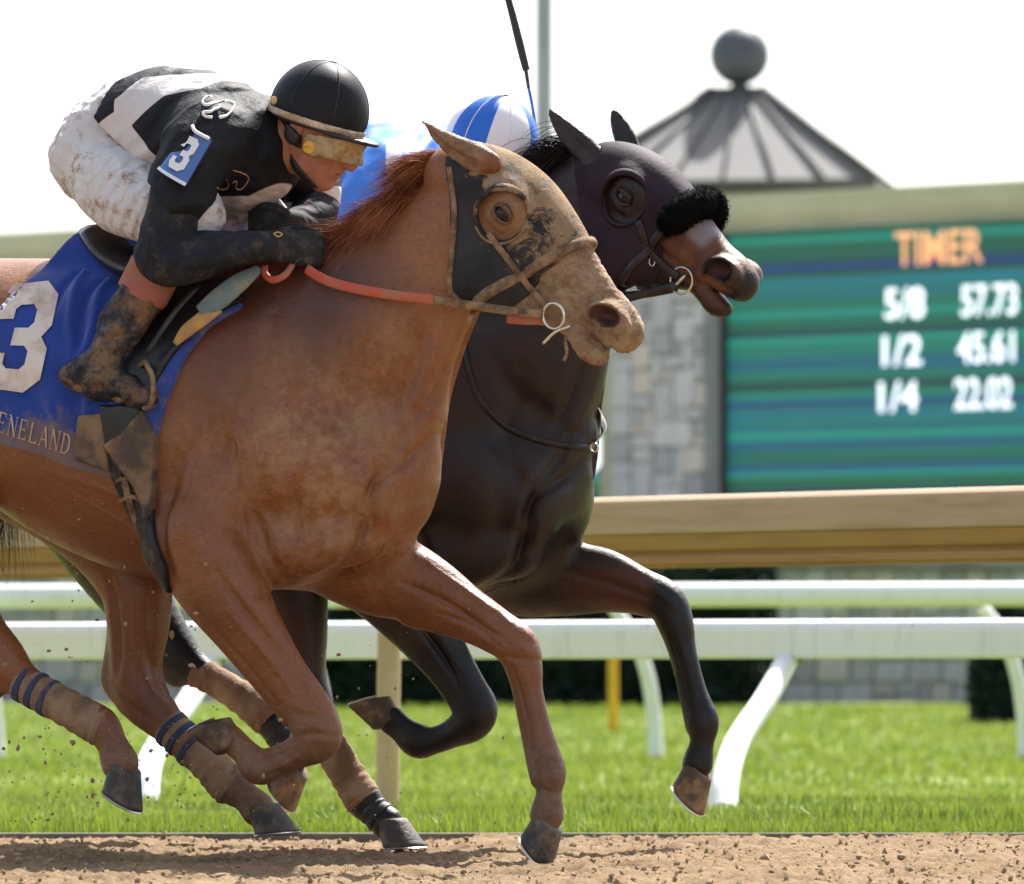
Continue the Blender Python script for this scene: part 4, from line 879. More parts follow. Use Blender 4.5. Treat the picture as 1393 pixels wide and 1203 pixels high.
def wrap(name, F, s, parent, rows, m, turns=9, amp=.0012):
    p = crom([(*F.P(*r[:3]), r[3] * s) for r in rows], 10); k = np.arange(len(p)) / (len(p) - 1)
    r = p[:, 3] * .955 + amp * np.sin(k * turns * 2 * np.pi) + amp * .7 * np.sin(k * turns * 4.7 + 1)
    r[0] *= .93; r[-1] *= .93
    v, f = tube_np(p[:, :3], r, 20, .88, up=(0, 1, 0))
    rg = np.random.default_rng(len(rows)); 
    me = bpy.data.meshes.new(name); me.from_pydata(v.tolist(), [], fix_deg(f)); me.polygons.foreach_set('use_smooth', np.full(len(me.polygons), True)); return link(name, me, m, parent)
b = wrap('bandage', F1, S1, horse1, [(26, 927, .17, 27), (60, 946, .17, 27), (95, 965, .17, 27.5), (125, 982, .17, 29), (143, 993, .17, 28)], M_BAND)
for q in ((34, 931), (50, 940), (67, 950)): wrap('tape_stripe', F1, S1, b, [(q[0] - 3, q[1] - 2, .17, 28.5), (q[0], q[1], .17, 28.6), (q[0] + 4, q[1] + 2, .17, 28.5)], M_BANDB, 1, 0)
b = wrap('bandage', F1, S1, horse1, [(228, 987, -.155, 29), (255, 1012, -.155, 27.5), (285, 1040, -.155, 28), (305, 1062, -.155, 30), (318, 1075, -.155, 29)], M_BAND)
for q in ((234, 993), (247, 1005), (262, 1019)): wrap('tape_stripe', F1, S1, b, [(q[0] - 3, q[1] - 3, -.155, 29.8), (q[0], q[1], -.155, 29.6), (q[0] + 3, q[1] + 3, -.155, 29.6)], M_BANDB, 1, 0)
wrap('bandage', F2, S2, horse2, [(440, 1003, .15, 26), (458, 1030, .15, 26), (476, 1060, .15, 26), (490, 1082, .15, 28), (497, 1094, .15, 27)], M_BAND)
wrap('pastern_boot', F2, S2, horse2, [(498, 1092, .15, 25), (510, 1105, .15, 23), (520, 1114, .15, 25)], M_BLACKW, 3)
wrap('bandage', F2, S2, horse2, [(266, 913, -.15, 24), (295, 928, -.15, 23), (330, 950, -.15, 25), (358, 970, -.15, 29), (370, 982, -.15, 28)], M_BAND)
wrap('pastern_boot', F2, S2, horse2, [(372, 984, -.15, 25), (382, 1004, -.15, 22), (391, 1024, -.15, 24)], M_BLACKW, 3)

# ---------------------------------------------------------------- eyes, hoods
def eye(H, parent, s, lid):
    bm = bmesh.new(); bmesh.ops.create_uvsphere(bm, u_segments=24, v_segments=16, radius=.0275); me = bm_mesh('eye', bm, True)
    o = link('eye', me, M_EYE, parent); c = H.pt(115, 7, s * .0820); o.location = c
    def ln(name, rows, r):
        P = []
        for t, q in rows:
            d = (H.e * t + H.p * q) * H.s; k = math.sqrt(max(.0300 ** 2 - d @ d, 1e-6)); P.append(d + H.L * s * k)
        tube(name, P, r, lid, o, 8, .8, tuple(H.L), 4)
    ln('eyelid', [(-15, 2), (-10, -5.5), (0, -8.5), (10, -5.5), (15, 2)], [.003, .0052, .0065, .0052, .003]); ln('eyelid', [(-15, 2), (-9, 8), (1, 10), (10, 8), (15, 2)], [.003, .0042, .0048, .0042, .003])
    ln('brow_fold', [(-13, -8), (-3, -13), (8, -11)], [.002, .004, .002])
    return o
M_LID1 = noisy('muddy_eyelid', (.085, .045, .026), (.16, .09, .05), 60, .7, .4, 160, .002); M_LID2 = noisy('dark_eyelid', (.020, .012, .009), (.035, .02, .014), 60, .5, .3, 160, .002)
for s in (1, -1): eye(H1, horse1, s, M_LID1); eye(H2, horse2, s, M_LID2)
def hood(F, H, build, poly, parent, m, eye_r, thick=.0055, h=.0034, ears=()):
    P = np.array([F.P(a, b, .075)[[0, 2]] for a, b in poly]); lo = np.array([P[:, 0].min() - .05, -.2, P[:, 1].min() - .03]); hi = np.array([P[:, 0].max() + .05, .2, P[:, 1].max() + .05])
    v = build(lo, hi, h, False, False); D = v.D - thick
    D = np.maximum(D, v.poly(P))
    o = v.copy(); o.D = D
    L = H.L
    for s in (1, -1):
        c = H.pt(114, 10, s * .10); o.ell(c, (eye_r[0], .055, eye_r[1]), .004, [H.e, H.L, H.p], cut=True)
    for (a, b, w, r) in ears: o.ell(F.P(a, b, w), (r, .05, r * .8), .004, cut=True)
    # only a skin: hollow it
    o.D = np.maximum(o.D, -(v.D + .004))
    me = o.mesh('hood', 2); vv = verts(me); t, q, w = H.tq(vv)
    set_attr(me, 'mud', np.clip(sstep(-q, -60, 25) * .66 + sstep(t, 170, 240) * .2 - .35 * np.exp(-(((t - 165) / 25) ** 2 + ((q + 18) / 22) ** 2)) - .3 * np.exp(-(((t - 45) / 40) ** 2 + ((q - 20) / 25) ** 2)), 0, 1))
    return link('hood', me, m, parent)
hd1 = hood(F1, H1, build_h1_vol, [(604, 214), (622, 192), (640, 178), (705, 180), (760, 235), (800, 312), (757, 352), (727, 372), (706, 402), (676, 424), (640, 424), (612, 405), (616, 330), (612, 260)], horse1, M_HOOD1, (.061, .068), ears=[(657, 219, .088, .034)])
hd2 = hood(F2, H2, build_h2_vol, [(779, 222), (800, 196), (822, 180), (880, 185), (950, 262), (938, 292), (905, 322), (898, 372), (866, 400), (838, 408), (810, 398), (797, 330), (786, 260)], horse2, M_HOOD2, (.061, .070), ears=[(806, 213, .055, .034), (856, 205, -.05, .03)])
def cup(H, parent, m, s, R=.067, depth=.032):
    """blinker cup: a rim round the eye hole, standing off behind the eye"""
    c = H.pt(114, 10, s * .083); n = 44; th = np.linspace(0, 2 * np.pi, n, endpoint=False)
    dirn = H.e[None] * np.cos(th)[:, None] + H.p[None] * np.sin(th)[:, None] * 1.12
    back = np.clip(-np.cos(th - .55) * .9 + .15, 0, 1)          # strongest behind and below
    curve = -.020 * np.cos(th) ** 2 * 0
    base = c + dirn * R + H.L * s * (.004 + curve)[:, None] * 1
    # lay the rim on the head
    rows = [base - H.L * s * .012, base, base + H.L * s * (depth * .6 * back)[:, None] + dirn * .003, base + H.L * s * (depth * back + .004)[:, None] - dirn * (.010 * back + .001)[:, None], base + H.L * s * (depth * .85 * back + .002)[:, None] - dirn * (.013 * back + .003)[:, None], base - dirn * .005, base - H.L * s * .012 - dirn * .005]
    V = np.vstack(rows); f = []
    for j in range(len(rows) - 1):
        for i in range(n): a, b = j * n + i, j * n + (i + 1) % n; f.append((a, b, b + n, a + n))
    me = bpy.data.meshes.new('eye_cup'); me.from_pydata(V.tolist(), [], f); me.polygons.foreach_set('use_smooth', np.full(len(f), True)); me.update()
    set_attr(me, 'mud', np.full(len(V), .45)); return link('eye_cup', me, m, parent)
for H_, h_ in ((H1, hd1), (H2, hd2)): torus('cup_binding', .0625, .0032, M_LEATHER, h_, basis(H_.pt(114, 10, .086), H_.e, H_.p, H_.L), ry=.0700, sides=8)
cup(H1, hd1, M_HOOD1, 1); cup(H1, hd1, M_HOOD1, -1); cup(H2, hd2, M_HOOD2, 1); cup(H2, hd2, M_HOOD2, -1)

# ---------------------------------------------------------------- straps laid on the body
def cast(bv, o, d, far=3.0):
    hit = bv.ray_cast(Vector(o), Vector(d), far); return np.array(hit[0]) if hit[0] is not None else None
def ring_on(bv, c, A, B, off, n=40, R=.5):
    """loop round a limb or head: rays from outside towards c in the plane A,B"""
    out = []
    for t in np.linspace(0, 2 * np.pi, n, endpoint=False):
        d = np.cos(t) * np.asarray(A) + np.sin(t) * np.asarray(B); p = cast(bv, np.asarray(c), d, R)
        if p is None: p = np.asarray(c) + d * .06
        out.append(p + d * off)
    return out + [out[0]]
def see(bv, F, px, py, off=0.0):
    """where a sight line meets a body, lifted off the surface"""
    c = F.to_local(np.array([0, 0, ZC])); d = unit(F.to_local(W(px, py, 10.0)) - c); h = bv.ray_cast(Vector(c + d * 12), Vector(d), 12.0)
    return None if h[0] is None else np.array(h[0]) - d * off
def side_path(bv, F, pts, off, side=1, sub=6):
    """picture path laid on the camera's side of a body"""
    P = crom(np.array(pts, float), sub); out = []; w = .12
    for a, b in P:
        q = see(bv, F, a, b, off); q = F.P(a, b, w) if q is None else q; w = -q[1]; out.append(q)
    return np.array(out)
def strap(name, pts, wid, thick, m, parent, up=(0, 1, 0)):
    return tube(name, pts, wid, m, parent, 10, thick / wid, up, 0)
def hloop(H, t0, q0, t1, q1, bv, off, n=44):
    """loop round the head through (t0,q0) on the face and (t1,q1) below"""
    a = H.pt(t0, q0); b = H.pt(t1, q1); c = (a + b) / 2; return ring_on(bv, c, unit(a - b), H.L, off, n, .3)
# chestnut: noseband, cheekpiece, bit, reins
tube('noseband', hloop(H1, 212, -40, 172, 108, BV1, .006), .0145, M_MUDSTRAP, horse1, 12, .8, (0, 1, 0), 2)
sp = side_path(BV1, F1, [(664, 318), (690, 352), (715, 385), (745, 420)], .010); strap('cheekpiece', sp, .0085, .004, M_MUDSTRAP, horse1)
def bit_ring(H, parent, tq, w, R, m):
    return torus('bit_ring', R, .0035, m, parent, basis(H.pt(*tq, w), H.e, H.p, H.L * -1), sides=8)
br1 = torus('bit_ring', .029, .0038, M_METAL, horse1, basis(F1.P(753, 430, .075), *[unit(x) for x in ((.85, -.1, .5), (-.5, 0, .85), (0, 1, .12))]), sides=8, ry=.031)
tube('bit_shank', [F1.P(738, 468, .085), F1.P(755, 452, .088), F1.P(775, 444, .075)], .0048, M_METAL, horse1, 8, .7)
tube('tongue_tie', [F1.P(775, 447, .05), F1.P(769, 462, .055), F1.P(771, 480, .055), F1.P(767, 491, .06)], .0045, M_MUDSTRAP, horse1, 8)
rein = [(417, 366), (440, 380), (475, 391), (530, 401), (590, 408), (650, 417), (700, 424), (738, 428)]
rp = np.array([F1.P(a, b, w) for (a, b), w in zip(rein, (.15, .16, .165, .155, .13, .11, .10, .085))])
rp = crom(rp, 6); half = 19
tube('rein', rp[:half + 6], .0125, M_REDREIN, horse1, 10, .35, (0, 1, 0), 0)
tube('rein', rp[half + 4:], .0105, M_MUDSTRAP, horse1, 10, .4, (0, 1, 0), 0)
tube('rein_loop', [F1.P(398, 360, .15), F1.P(388, 374, .17), F1.P(372, 381, .17), F1.P(361, 374, .16), F1.P(360, 362, .15)], .009, M_REDREIN, horse1, 8, .35, (0, 1, 0))
tube('curb_strap', [F1.P(690, 434, .06), F1.P(712, 436, .07), F1.P(735, 436, .07)], .011, M_REDREIN, horse1, 8, .35, (0, 1, 0))
strap('hood_trim', side_path(BV1, F1, [(611, 228), (618, 290), (614, 350), (612, 392), (626, 410), (650, 420), (676, 420)], .008), .0075, .006, M_MUDSTRAP, hd1)
# dark bay: fleece noseband, cheekpiece, bit, reins, yoke
fl = np.array(hloop(H2, 208, -46, 182, 108, BV2, .020)); qd = (fl - H2.pt(200, 0)) @ H2.p; frad = np.where(qd < .015, .040, .013); topm = qd < .02
k0 = int(np.argmax(~topm)) if topm[0] else 0
fz = np.array([p for p, q in zip(np.vstack([fl[len(fl) // 2:-1], fl[:len(fl) // 2]]), np.concatenate([topm[len(fl) // 2:-1], topm[:len(fl) // 2]])) if q])
def fleece(P):
    P = crom(P, 3); r = .039 * np.clip(np.sin(np.linspace(.25, math.pi - .25, len(P))) * 1.6, 0, 1); v, f = tube_np(P, r, 22, .85, (0, 1, 0)); g = np.random.default_rng(4)
    v[:-2] += g.normal(0, .0016, (len(v) - 2, 3)); me = bpy.data.meshes.new('fleece_noseband'); me.from_pydata(v.tolist(), [], fix_deg(f)); me.polygons.foreach_set('use_smooth', np.full(len(me.polygons), True)); return link('fleece_noseband', me, M_FLEECE, horse2), v[:-2], P
flo, fv, fP = fleece(fz)
tube('noseband', fl, .011, M_LEATHER, horse2, 10, .5, (0, 1, 0), 2)
sp = side_path(BV2, F2, [(868, 300), (882, 340), (903, 362), (922, 378)], .008); strap('cheekpiece', sp, .011, .004, M_LEATHER, horse2)
torus('buckle', .008, .002, M_METAL, horse2, basis(F2.P(887, 356, .085), (1, 0, 0), (0, 0, 1), (0, 1, 0)), ry=.011)
torus('bit_ring', .034, .0035, M_METAL, horse2, basis(F2.P(927, 382, .078), *[unit(x) for x in ((.9, -.15, .2), (-.2, 0, .95), (0, 1, 0))]), sides=8)
tube('mouthpiece', [F2.P(919, 388, .082), F2.P(930, 377, .085), F2.P(938, 372, .06)], .004, M_METAL, horse2, 8)
sp = side_path(BV2, F2, [(920, 392), (890, 398), (860, 402), (830, 404)], .010); strap('jaw_strap', sp, .011, .005, M_LEATHER, horse2)
sp = side_path(BV2, F2, [(630, 430), (632, 480), (648, 535), (680, 575), (725, 597), (775, 607), (806, 609)], .004); strap('yoke_strap', sp, .0085, .004, M_LEATHER, horse2)
tube('yoke_ring', [F2.P(806, 606, .0), F2.P(820, 588, -.02), F2.P(819, 568, -.03), F2.P(810, 550, -.02)], .008, M_METAL, horse2, 8, .4)
torus('martingale_ring', .011, .003, M_METAL, horse2, basis(F2.P(808, 609, .02), (1, 0, 0), (0, 0, 1), (0, 1, 0)))
sp = [F2.P(920, 388, .08), F2.P(860, 404, .09), F2.P(800, 420, .12), F2.P(720, 420, .16), F2.P(640, 400, .17)]
tube('rein', sp, .011, M_LEATHER, horse2, 8, .35, (0, 1, 0))

# ---------------------------------------------------------------- hair
def hair(name, roots, dirs, lens, m, parent, rad=.0011, seg=9, curl=.25, grav=(0, 0, -.25), seed=0, spread=.25):
    """many fine tapered strands in one mesh"""
    rg = np.random.default_rng(seed); n = len(roots); roots = np.asarray(roots, float); d = np.asarray(dirs, float) + rg.normal(0, spread, (n, 3))
    d /= np.linalg.norm(d, axis=1)[:, None]; P = [roots]; cur = d.copy(); cl = rg.integers(0, max(n // 60, 1), n); ph = rg.uniform(0, 6.28, (n, 3))[cl] + rg.normal(0, .25, (n, 3)); fr = rg.uniform(2.5, 6, (n, 3))[cl]
    for j in range(seg):
        s = j / seg; cur = cur + (np.asarray(grav) + curl * np.sin(ph + fr * s * 2)) / seg * 2; cur /= np.linalg.norm(cur, axis=1)[:, None]
        P.append(P[-1] + cur * (np.asarray(lens) / seg)[:, None])
    P = np.array(P); r = rad * (1 - np.linspace(0, 1, seg + 1) ** 2 * .9)
    up = np.array([.3, .9, .3]); t = np.gradient(P, axis=0); a = np.cross(t, up); a /= np.linalg.norm(a, axis=2)[..., None] + 1e-9; b = np.cross(t, a); b /= np.linalg.norm(b, axis=2)[..., None] + 1e-9
    V = np.stack([P + r[:, None, None] * (math.cos(x) * a + math.sin(x) * b) for x in (0, 2.094, 4.189)], 2)      # seg+1, n, 3, xyz
    idx = np.arange((seg + 1) * n * 3).reshape(seg + 1, n, 3); F = []
    for k in range(3): F.append(np.stack([idx[:-1, :, k], idx[:-1, :, (k + 1) % 3], idx[1:, :, (k + 1) % 3], idx[1:, :, k]], -1).reshape(-1, 4))
    me = mesh_np(name, V.reshape(-1, 3), np.vstack(F)); return link(name, me, m, parent)
def hair_material(name, c1, c2):
    mt = mat(name, c1, .6, 0, .2); t = NT(mt); t.base(t.mix(t.ramp(t.noise(14, 4), .35, .65), c1, c2)); return mt
FL_ = 1
M_MANE1 = hair_material('chestnut_mane', (.15, .036, .014), (.34, .12, .05)); M_MANE2 = hair_material('black_mane', (.008, .007, .007), (.02, .015, .013))
g_ = np.random.default_rng(8); ii = g_.integers(0, len(fv), 7000); fr_ = fv[ii] + g_.normal(0, .003, (7000, 3)); cen = fP[np.argmin(((fr_[:, None] - fP[None]) ** 2).sum(2), 1)]
hair('fleece_pile', fr_, (fr_ - cen) / .04, g_.uniform(.003, .007, 7000), M_FLEECE, flo, .0011, 3, .8, (0, 0, 0), 3, .45)
rg = np.random.default_rng(5)
def crest_roots(F, bv, pts, n, jit=.012):
    P = crom([F.P(a, b) for a, b in pts], 12); k = rg.uniform(0, len(P) - 1.001, n); i = k.astype(int); f = (k - i)[:, None]; q = P[i] * (1 - f) + P[i + 1] * f
    q[:, 1] += rg.normal(0, jit, n); out = []
    for p in q:
        h = cast(bv, (p[0], p[1], p[2] + .5), (0, 0, -1)); out.append((p[0], p[1], (h[2] if h is not None and abs(h[2] - p[2]) < .2 else p[2]) - .006))
    return np.array(out), k / (len(P) - 1)
r, k = crest_roots(F1, BV1, [(604, 214), (575, 238), (540, 265), (500, 300), (460, 325), (425, 345), (390, 360)], 7500)
up = (1 - k)
hair('mane', r, np.stack([-1 + 0 * k, -.25 + 0 * k, .02 * up - .16], 1), rg.uniform(.06, .25, len(k)) * (.7 + .5 * k), M_MANE1, horse1, .00062, 12, .75, (-.35, -.1, -.30), 3, .13)
r, k = crest_roots(F1, BV1, [(590, 225), (540, 262), (470, 315), (430, 345), (400, 358)], 3500, .02)
hair('mane', r, np.stack([-.8 + 0 * k, -.55 + 0 * k, -.1 + 0 * k], 1), rg.uniform(.08, .20, len(k)), M_MANE1, horse1, .0009, 9, .45, (-.1, -.25, -.75), 4, .22)
r, k = crest_roots(F2, BV2, [(796, 210), (778, 228), (755, 255), (725, 305), (690, 360)], 1600)
hair('mane', r, np.stack([-.55 + 0 * k, -.15 + 0 * k, 1.0 + 0 * k], 1), rg.uniform(.13, .27, len(k)), M_MANE2, horse2, .0012, 12, .5, (-.75, -.15, -1.7), 6, .18)
rt = np.tile(F2.P(45, 575), (450, 1)) + rg.normal(0, .022, (450, 3))
hair('tail', rt, np.tile((-.5, -.05, -.35), (450, 1)), rg.uniform(.28, .48, 450), M_MANE2, horse2, .0013, 14, .6, (.28, -.05, -.6), 8, .14)
rt = np.tile(F1.P(-265, 440), (400, 1)) + rg.normal(0, .02, (400, 3))
hair('tail', rt, np.tile((-1, 0, .1), (400, 1)), rg.uniform(.5, .8, 400), M_MANE1, horse1, .0017, 12, .25, (-.1, 0, -.6), 9, .1)

# ---------------------------------------------------------------- saddle and cloths of the chestnut, a plainer set on the bay
def shell(v, F, poly, t, name, m, parent, inner=-.012, waves=None, w=.275, near_only=False, smooth=1, up_to=None):
    P = np.array([F.P(a, b, w)[[0, 2]] for a, b in poly]); o = v.copy(); o.D = v.D - t
    if waves is not None: o.D = o.D - waves
    o.D = np.maximum(np.maximum(o.D, v.poly(P)), -(v.D + .01))
    if near_only: o.D = np.maximum(o.D, (v.ax[1] + .03)[None, :, None])
    return link(name, o.mesh(name, smooth), m, parent)
vs = Vol((-1.15, -.40, .55), (.15, .40, 1.75), .0056); horse_trunk(vs); leg(vs, F1, S1, LEG1['near_hind'][:4]); leg(vs, F1, S1, LEG1['near_fore'][:4]); leg(vs, F1, S1, [(-60, 690, .2, 50), (-70, 780, .19, 30)], .05)
for a, b, w, rr in ((110, 345, 0, (.16, .10, .065)), (60, 350, 0, (.12, .11, .055)), (190, 360, 0, (.14, .09, .05))): vs.ell(F1.P(a, b, w), rr, .06)
def cloth_material(name, c1, c2, mud_c, lo=.52, hi=.74, low_z=None):
    mt = mat(name, c1, .8, 0, .3, .3); t = NT(mt); c = t.mix(t.ramp(t.noise(7, 5), .35, .7), c1, c2)
    k = t.noise(16, 7, .7)
    if low_z:
        sx = t.n('SeparateXYZ'); t.put(sx.inputs[0], t.co); k = t.math('ADD', k, t.ramp(sx.outputs[2], low_z[0], low_z[1], .42, 0))
    t.base(t.mix(t.math('MULTIPLY', t.ramp(k, lo, hi), .85), c, mud_c)); t.bump(t.noise(260, 2, .5), .15, .002); return mt
M_CLOTH = cloth_material('royal_blue_cloth', (.005, .034, .22), (.008, .045, .29), (.17, .115, .075), .58, .86, (.94, 1.18))
M_PAD = cloth_material('blue_pad', (.025, .06, .30), (.02, .05, .24), (.28, .18, .10), .48, .80)
M_FLAP = noisy('saddle_leather', (.010, .010, .012), (.045, .038, .032), 18, .32, .3, 60, .003, lo=.5, hi=.85)
M_MUDFLAP = noisy('muddy_flap', (.22, .14, .08), (.07, .05, .042), 12, .85, .5, 70, .004)
M_TEAL = cloth_material('teal_foam', (.10, .17, .19), (.14, .20, .19), (.36, .26, .12), .45, .75)
M_TAN = noisy('tan_foam', (.50, .29, .08), (.36, .21, .09), 20, .8, .3)
M_GIRTH = noisy('girth_elastic', (.014, .014, .016), (.12, .085, .055), 22, .6, .5, 90, .003, lo=.48, hi=.8)
wv = .016 + vs.wave(.0035, 24, 3, 1.3) + vs.folds(.012, 34, (.8, .2, .5), (-.4, 0, .9), 5, 2.0)
CLOTHP = [(112, 285), (205, 300), (250, 395), (178, 460), (176, 560), (154, 652), (100, 638), (45, 616), (-10, 603), (-70, 594), (-52, 500), (-8, 420), (10, 385), (38, 335), (60, 300)]
cloth1 = shell(vs, F1, CLOTHP, .005, 'saddle_cloth', M_CLOTH, horse1, waves=wv)
shell(vs, F1, [(200, 318), (346, 352), (318, 400), (266, 445), (240, 488), (222, 545), (210, 600), (206, 640), (170, 640), (150, 560), (160, 470)], .020, 'saddle_pad', M_PAD, horse1)
shell(vs, F1, [(165, 330), (338, 350), (316, 386), (284, 420), (250, 452), (226, 488), (210, 520), (196, 556), (158, 530), (160, 440), (178, 380)], .031, 'saddle_flap', M_FLAP, horse1, near_only=True)
shell(vs, F1, [(140, 552), (196, 548), (188, 580), (178, 610), (190, 640), (165, 650), (150, 610)], .029, 'saddle_flap', M_FLAP, horse1, near_only=True)
shell(vs, F1, [(196, 556), (212, 590), (206, 655), (200, 712), (178, 660), (146, 606), (172, 588)], .034, 'mud_flap', M_MUDFLAP, horse1, near_only=True)
shell(vs, F1, [(112, 566), (146, 562), (150, 642), (106, 626)], .024, 'mud_flap', M_MUDFLAP, horse1, near_only=True)
shell(vs, F1, [(146, 604), (172, 618), (192, 660), (208, 712), (228, 775), (222, 810), (186, 760), (160, 700), (148, 650)], .013, 'girth', M_GIRTH, horse1)
carve(cloth1.data, F1, [([(108, 312), (84, 345), (86, 410), (104, 500)], .27, -.012, .013), ([(140, 330), (114, 385), (118, 450), (100, 520)], .28, -.012, .014), ([(96, 330), (72, 372), (62, 440)], .27, .010, .012), ([(126, 340), (100, 400), (108, 470)], .28, .010, .012), ([(150, 470), (120, 540), (124, 615)], .29, -.010, .012), ([(60, 540), (80, 580), (70, 606)], .29, -.007, .012), ([(150, 372), (135, 430), (140, 480)], .28, .008, .010)])
BVS = BVHTree.FromPolygons([v.co for v in cloth1.data.vertices], [p.vertices for p in cloth1.data.polygons])
for pts in ([(157, 655), (172, 650), (190, 655)], [(163, 682), (178, 676), (196, 682)]): strap('girth_buckle', side_path(BV1, F1, pts, .018), .006, .004, M_MUDSTRAP, horse1)
strap('girth_strap', side_path(BV1, F1, [(166, 640), (178, 690), (196, 735), (212, 770)], .017), .010, .004, M_MUDSTRAP, horse1)
# rolled foam in front of the saddle
fp = [F1.P(352, 366, .15), F1.P(325, 385, .20), F1.P(296, 408, .235), F1.P(272, 425, .25)]
tube('foam_roll', fp, [.012, .025, .027, .018], M_TEAL, horse1, 14, .5, (0, 1, 0))
tube('foam_edge', [F1.P(298, 418, .235), F1.P(275, 434, .252), F1.P(252, 452, .26), F1.P(238, 468, .262)], [.016, .019, .017, .008], M_TAN, horse1, 12, .4, (0, 1, 0))
# saddle seat: cantle rising behind the rider
sv = Vol((-.85, -.28, 1.15), (.1, .28, 1.65), .0056)
sv.chain([(*F1.P(136, 322, 0), .03, .10), (*F1.P(165, 336, 0), .035, .13), (*F1.P(210, 352, 0), .035, .12), (*F1.P(280, 356, 0), .035, .10)], .03, n=14)
sv.chain([(*F1.P(134, 318, .04), .012, .06), (*F1.P(146, 345, .12), .014, .05), (*F1.P(180, 366, .17), .014, .05), (*F1.P(215, 378, .19), .012, .04)], .02, n=14)
sv.chain([(*F1.P(134, 318, -.04), .012, .06), (*F1.P(146, 345, -.12), .014, .05), (*F1.P(180, 366, -.17), .014, .05)], .02, n=14)
sv.chain([(*F1.P(131, 320, .05), .010, .02), (*F1.P(141, 350, .13), .010, .02), (*F1.P(172, 372, .18), .010, .02), (*F1.P(205, 362, .19), .010, .03)], .03, n=14)
link('saddle', sv.mesh('saddle', 2), M_FLAP, horse1)
# stirrups
def stirrup(F, s_px, parent, side=1, dx=0, dy=0):
    w = .30 * side; a = F.P(197 + dx, 492 + dy, w)
    tube('stirrup_leather', [F.P(270 + dx, 388 + dy, .24 * side), F.P(235 + dx, 428 + dy, .275 * side), F.P(200 + dx, 480 + dy, .30 * side)], .008, M_LEATHER, parent, 8, .4, (0, 1, 0))
    pts = [a, F.P(207 + dx, 512 + dy, w + .012 * side), F.P(208 + dx, 540 + dy, w + .018 * side), F.P(202 + dx, 556 + dy, w + .01 * side)]
    tube('stirrup_iron', pts, .0065, M_MUDSTRAP, parent, 8)
    tube('stirrup_iron', [a, F.P(183 + dx, 505 + dy, w - .05 * side), F.P(176 + dx, 530 + dy, w - .09 * side), F.P(180 + dx, 548 + dy, w - .09 * side), F.P(200 + dx, 556 + dy, w + .01 * side)], .006, M_MUDSTRAP, parent, 8)
stirrup(F1, S1, horse1)
# the bay's saddle cloth and saddle, mostly hidden
vs2 = Vol((-1.15, -.40, .55), (.15, .40, 1.75), .009); horse_trunk(vs2, DZ2)
def m2(a, b): return (813 + (a - 602) * .943, 650 + (b - 625) * .943)
M_CLOTH2 = noisy('bay_saddle_cloth', (.55, .52, .48), (.35, .27, .18), 12, .85, .2)
shell(vs2, F2, [m2(*p) for p in CLOTHP], .009, 'saddle_cloth', M_CLOTH2, horse2)
shell(vs2, F2, [m2(*p) for p in ((190, 330), (330, 350), (262, 430), (205, 520), (160, 520))], .016, 'saddle_flap', M_FLAP, horse2, near_only=True)
shell(vs2, F2, [m2(*p) for p in ((165, 600), (200, 640), (240, 760), (236, 800), (205, 780), (160, 640))], .010, 'girth', M_GIRTH, horse2)
# ---------------------------------------------------------------- jockeys
def fabric(name, c1, c2, mud=None, lo=.55, hi=.75, sc=14, folds=.0, rough=.75, sheen=.0, attr_white=None, white=(.62, .60, .60), bump=.15, crease=0):
    mt = mat(name, c1, rough, 0, .3 if max(c1) > .1 else .16, sheen); t = NT(mt); c = t.mix(t.ramp(t.noise(6, 4), .35, .65), c1, c2)
    if attr_white: c = t.mix(t.ramp(t.attr(attr_white), -.0015, .0015, 1, 0), c, white)
    if mud: c = t.mix(t.math('MULTIPLY', t.ramp(t.math('ADD', t.math('MULTIPLY', t.noise(sc, 7, .72), .8), t.math('MULTIPLY', t.noise(sc * 5, 3, .6), .2)), lo, hi), .85), c, mud)
    hgt = t.math('ADD', t.noise(300, 2, .5), t.math('MULTIPLY', t.noise(28, 3, .5, dist=1.2), 2.0 if folds else 0))
    if crease:
        w = t.n('TexWave', wave_type='BANDS', bands_direction='X'); mp = t.n('Mapping'); t.put(mp.inputs['Vector'], t.co); mp.inputs['Rotation'].default_value = (0, math.radians(-38), math.radians(12)); t.t.links.new(mp.outputs[0], w.inputs['Vector'])
        w.inputs['Scale'].default_value = crease; w.inputs['Distortion'].default_value = 7.0; w.inputs['Detail'].default_value = 3; w.inputs['Detail Scale'].default_value = 1.3
        hgt = t.math('ADD', hgt, t.math('MULTIPLY', t.math('MULTIPLY', w.outputs['Fac'], t.ramp(t.noise(7, 3), .35, .65)), 5.0))
    t.base(c); t.bump(hgt, bump, .004); return mt
M_SKIN = noisy('face_skin', (.40, .17, .105), (.33, .125, .075), 25, .5, .15, 120, .002)
M_JERSEY1 = fabric('black_silks', (.008, .009, .012), (.013, .014, .018), (.09, .07, .05), .62, .95, 12, 1, .62, .0, 'white_sd', (.60, .56, .55), .5, 5)
M_SLEEVE1 = fabric('dark_undersleeve', (.014, .016, .024), (.022, .023, .030), (.115, .085, .058), .48, .76, 16, 1, bump=.5, crease=8)
M_PANTS1 = fabric('white_breeches_muddy', (.62, .60, .60), (.56, .53, .53), (.25, .145, .075), .51, .63, 13, 1, .7, .05, bump=.5, crease=9)
M_GLOVE = fabric('muddy_glove', (.018, .019, .022), (.03, .03, .033), (.16, .115, .075), .46, .74, 26, 1)
M_BOOT = fabric('muddy_boot', (.013, .018, .030), (.024, .03, .045), (.22, .135, .072), .44, .60, 9, 1, .25, 0, bump=.6, crease=6)
M_BOOTTOP = fabric('pink_boot_cuff', (.34, .095, .085), (.30, .105, .08), (.23, .13, .07), .36, .66, 12, 0)
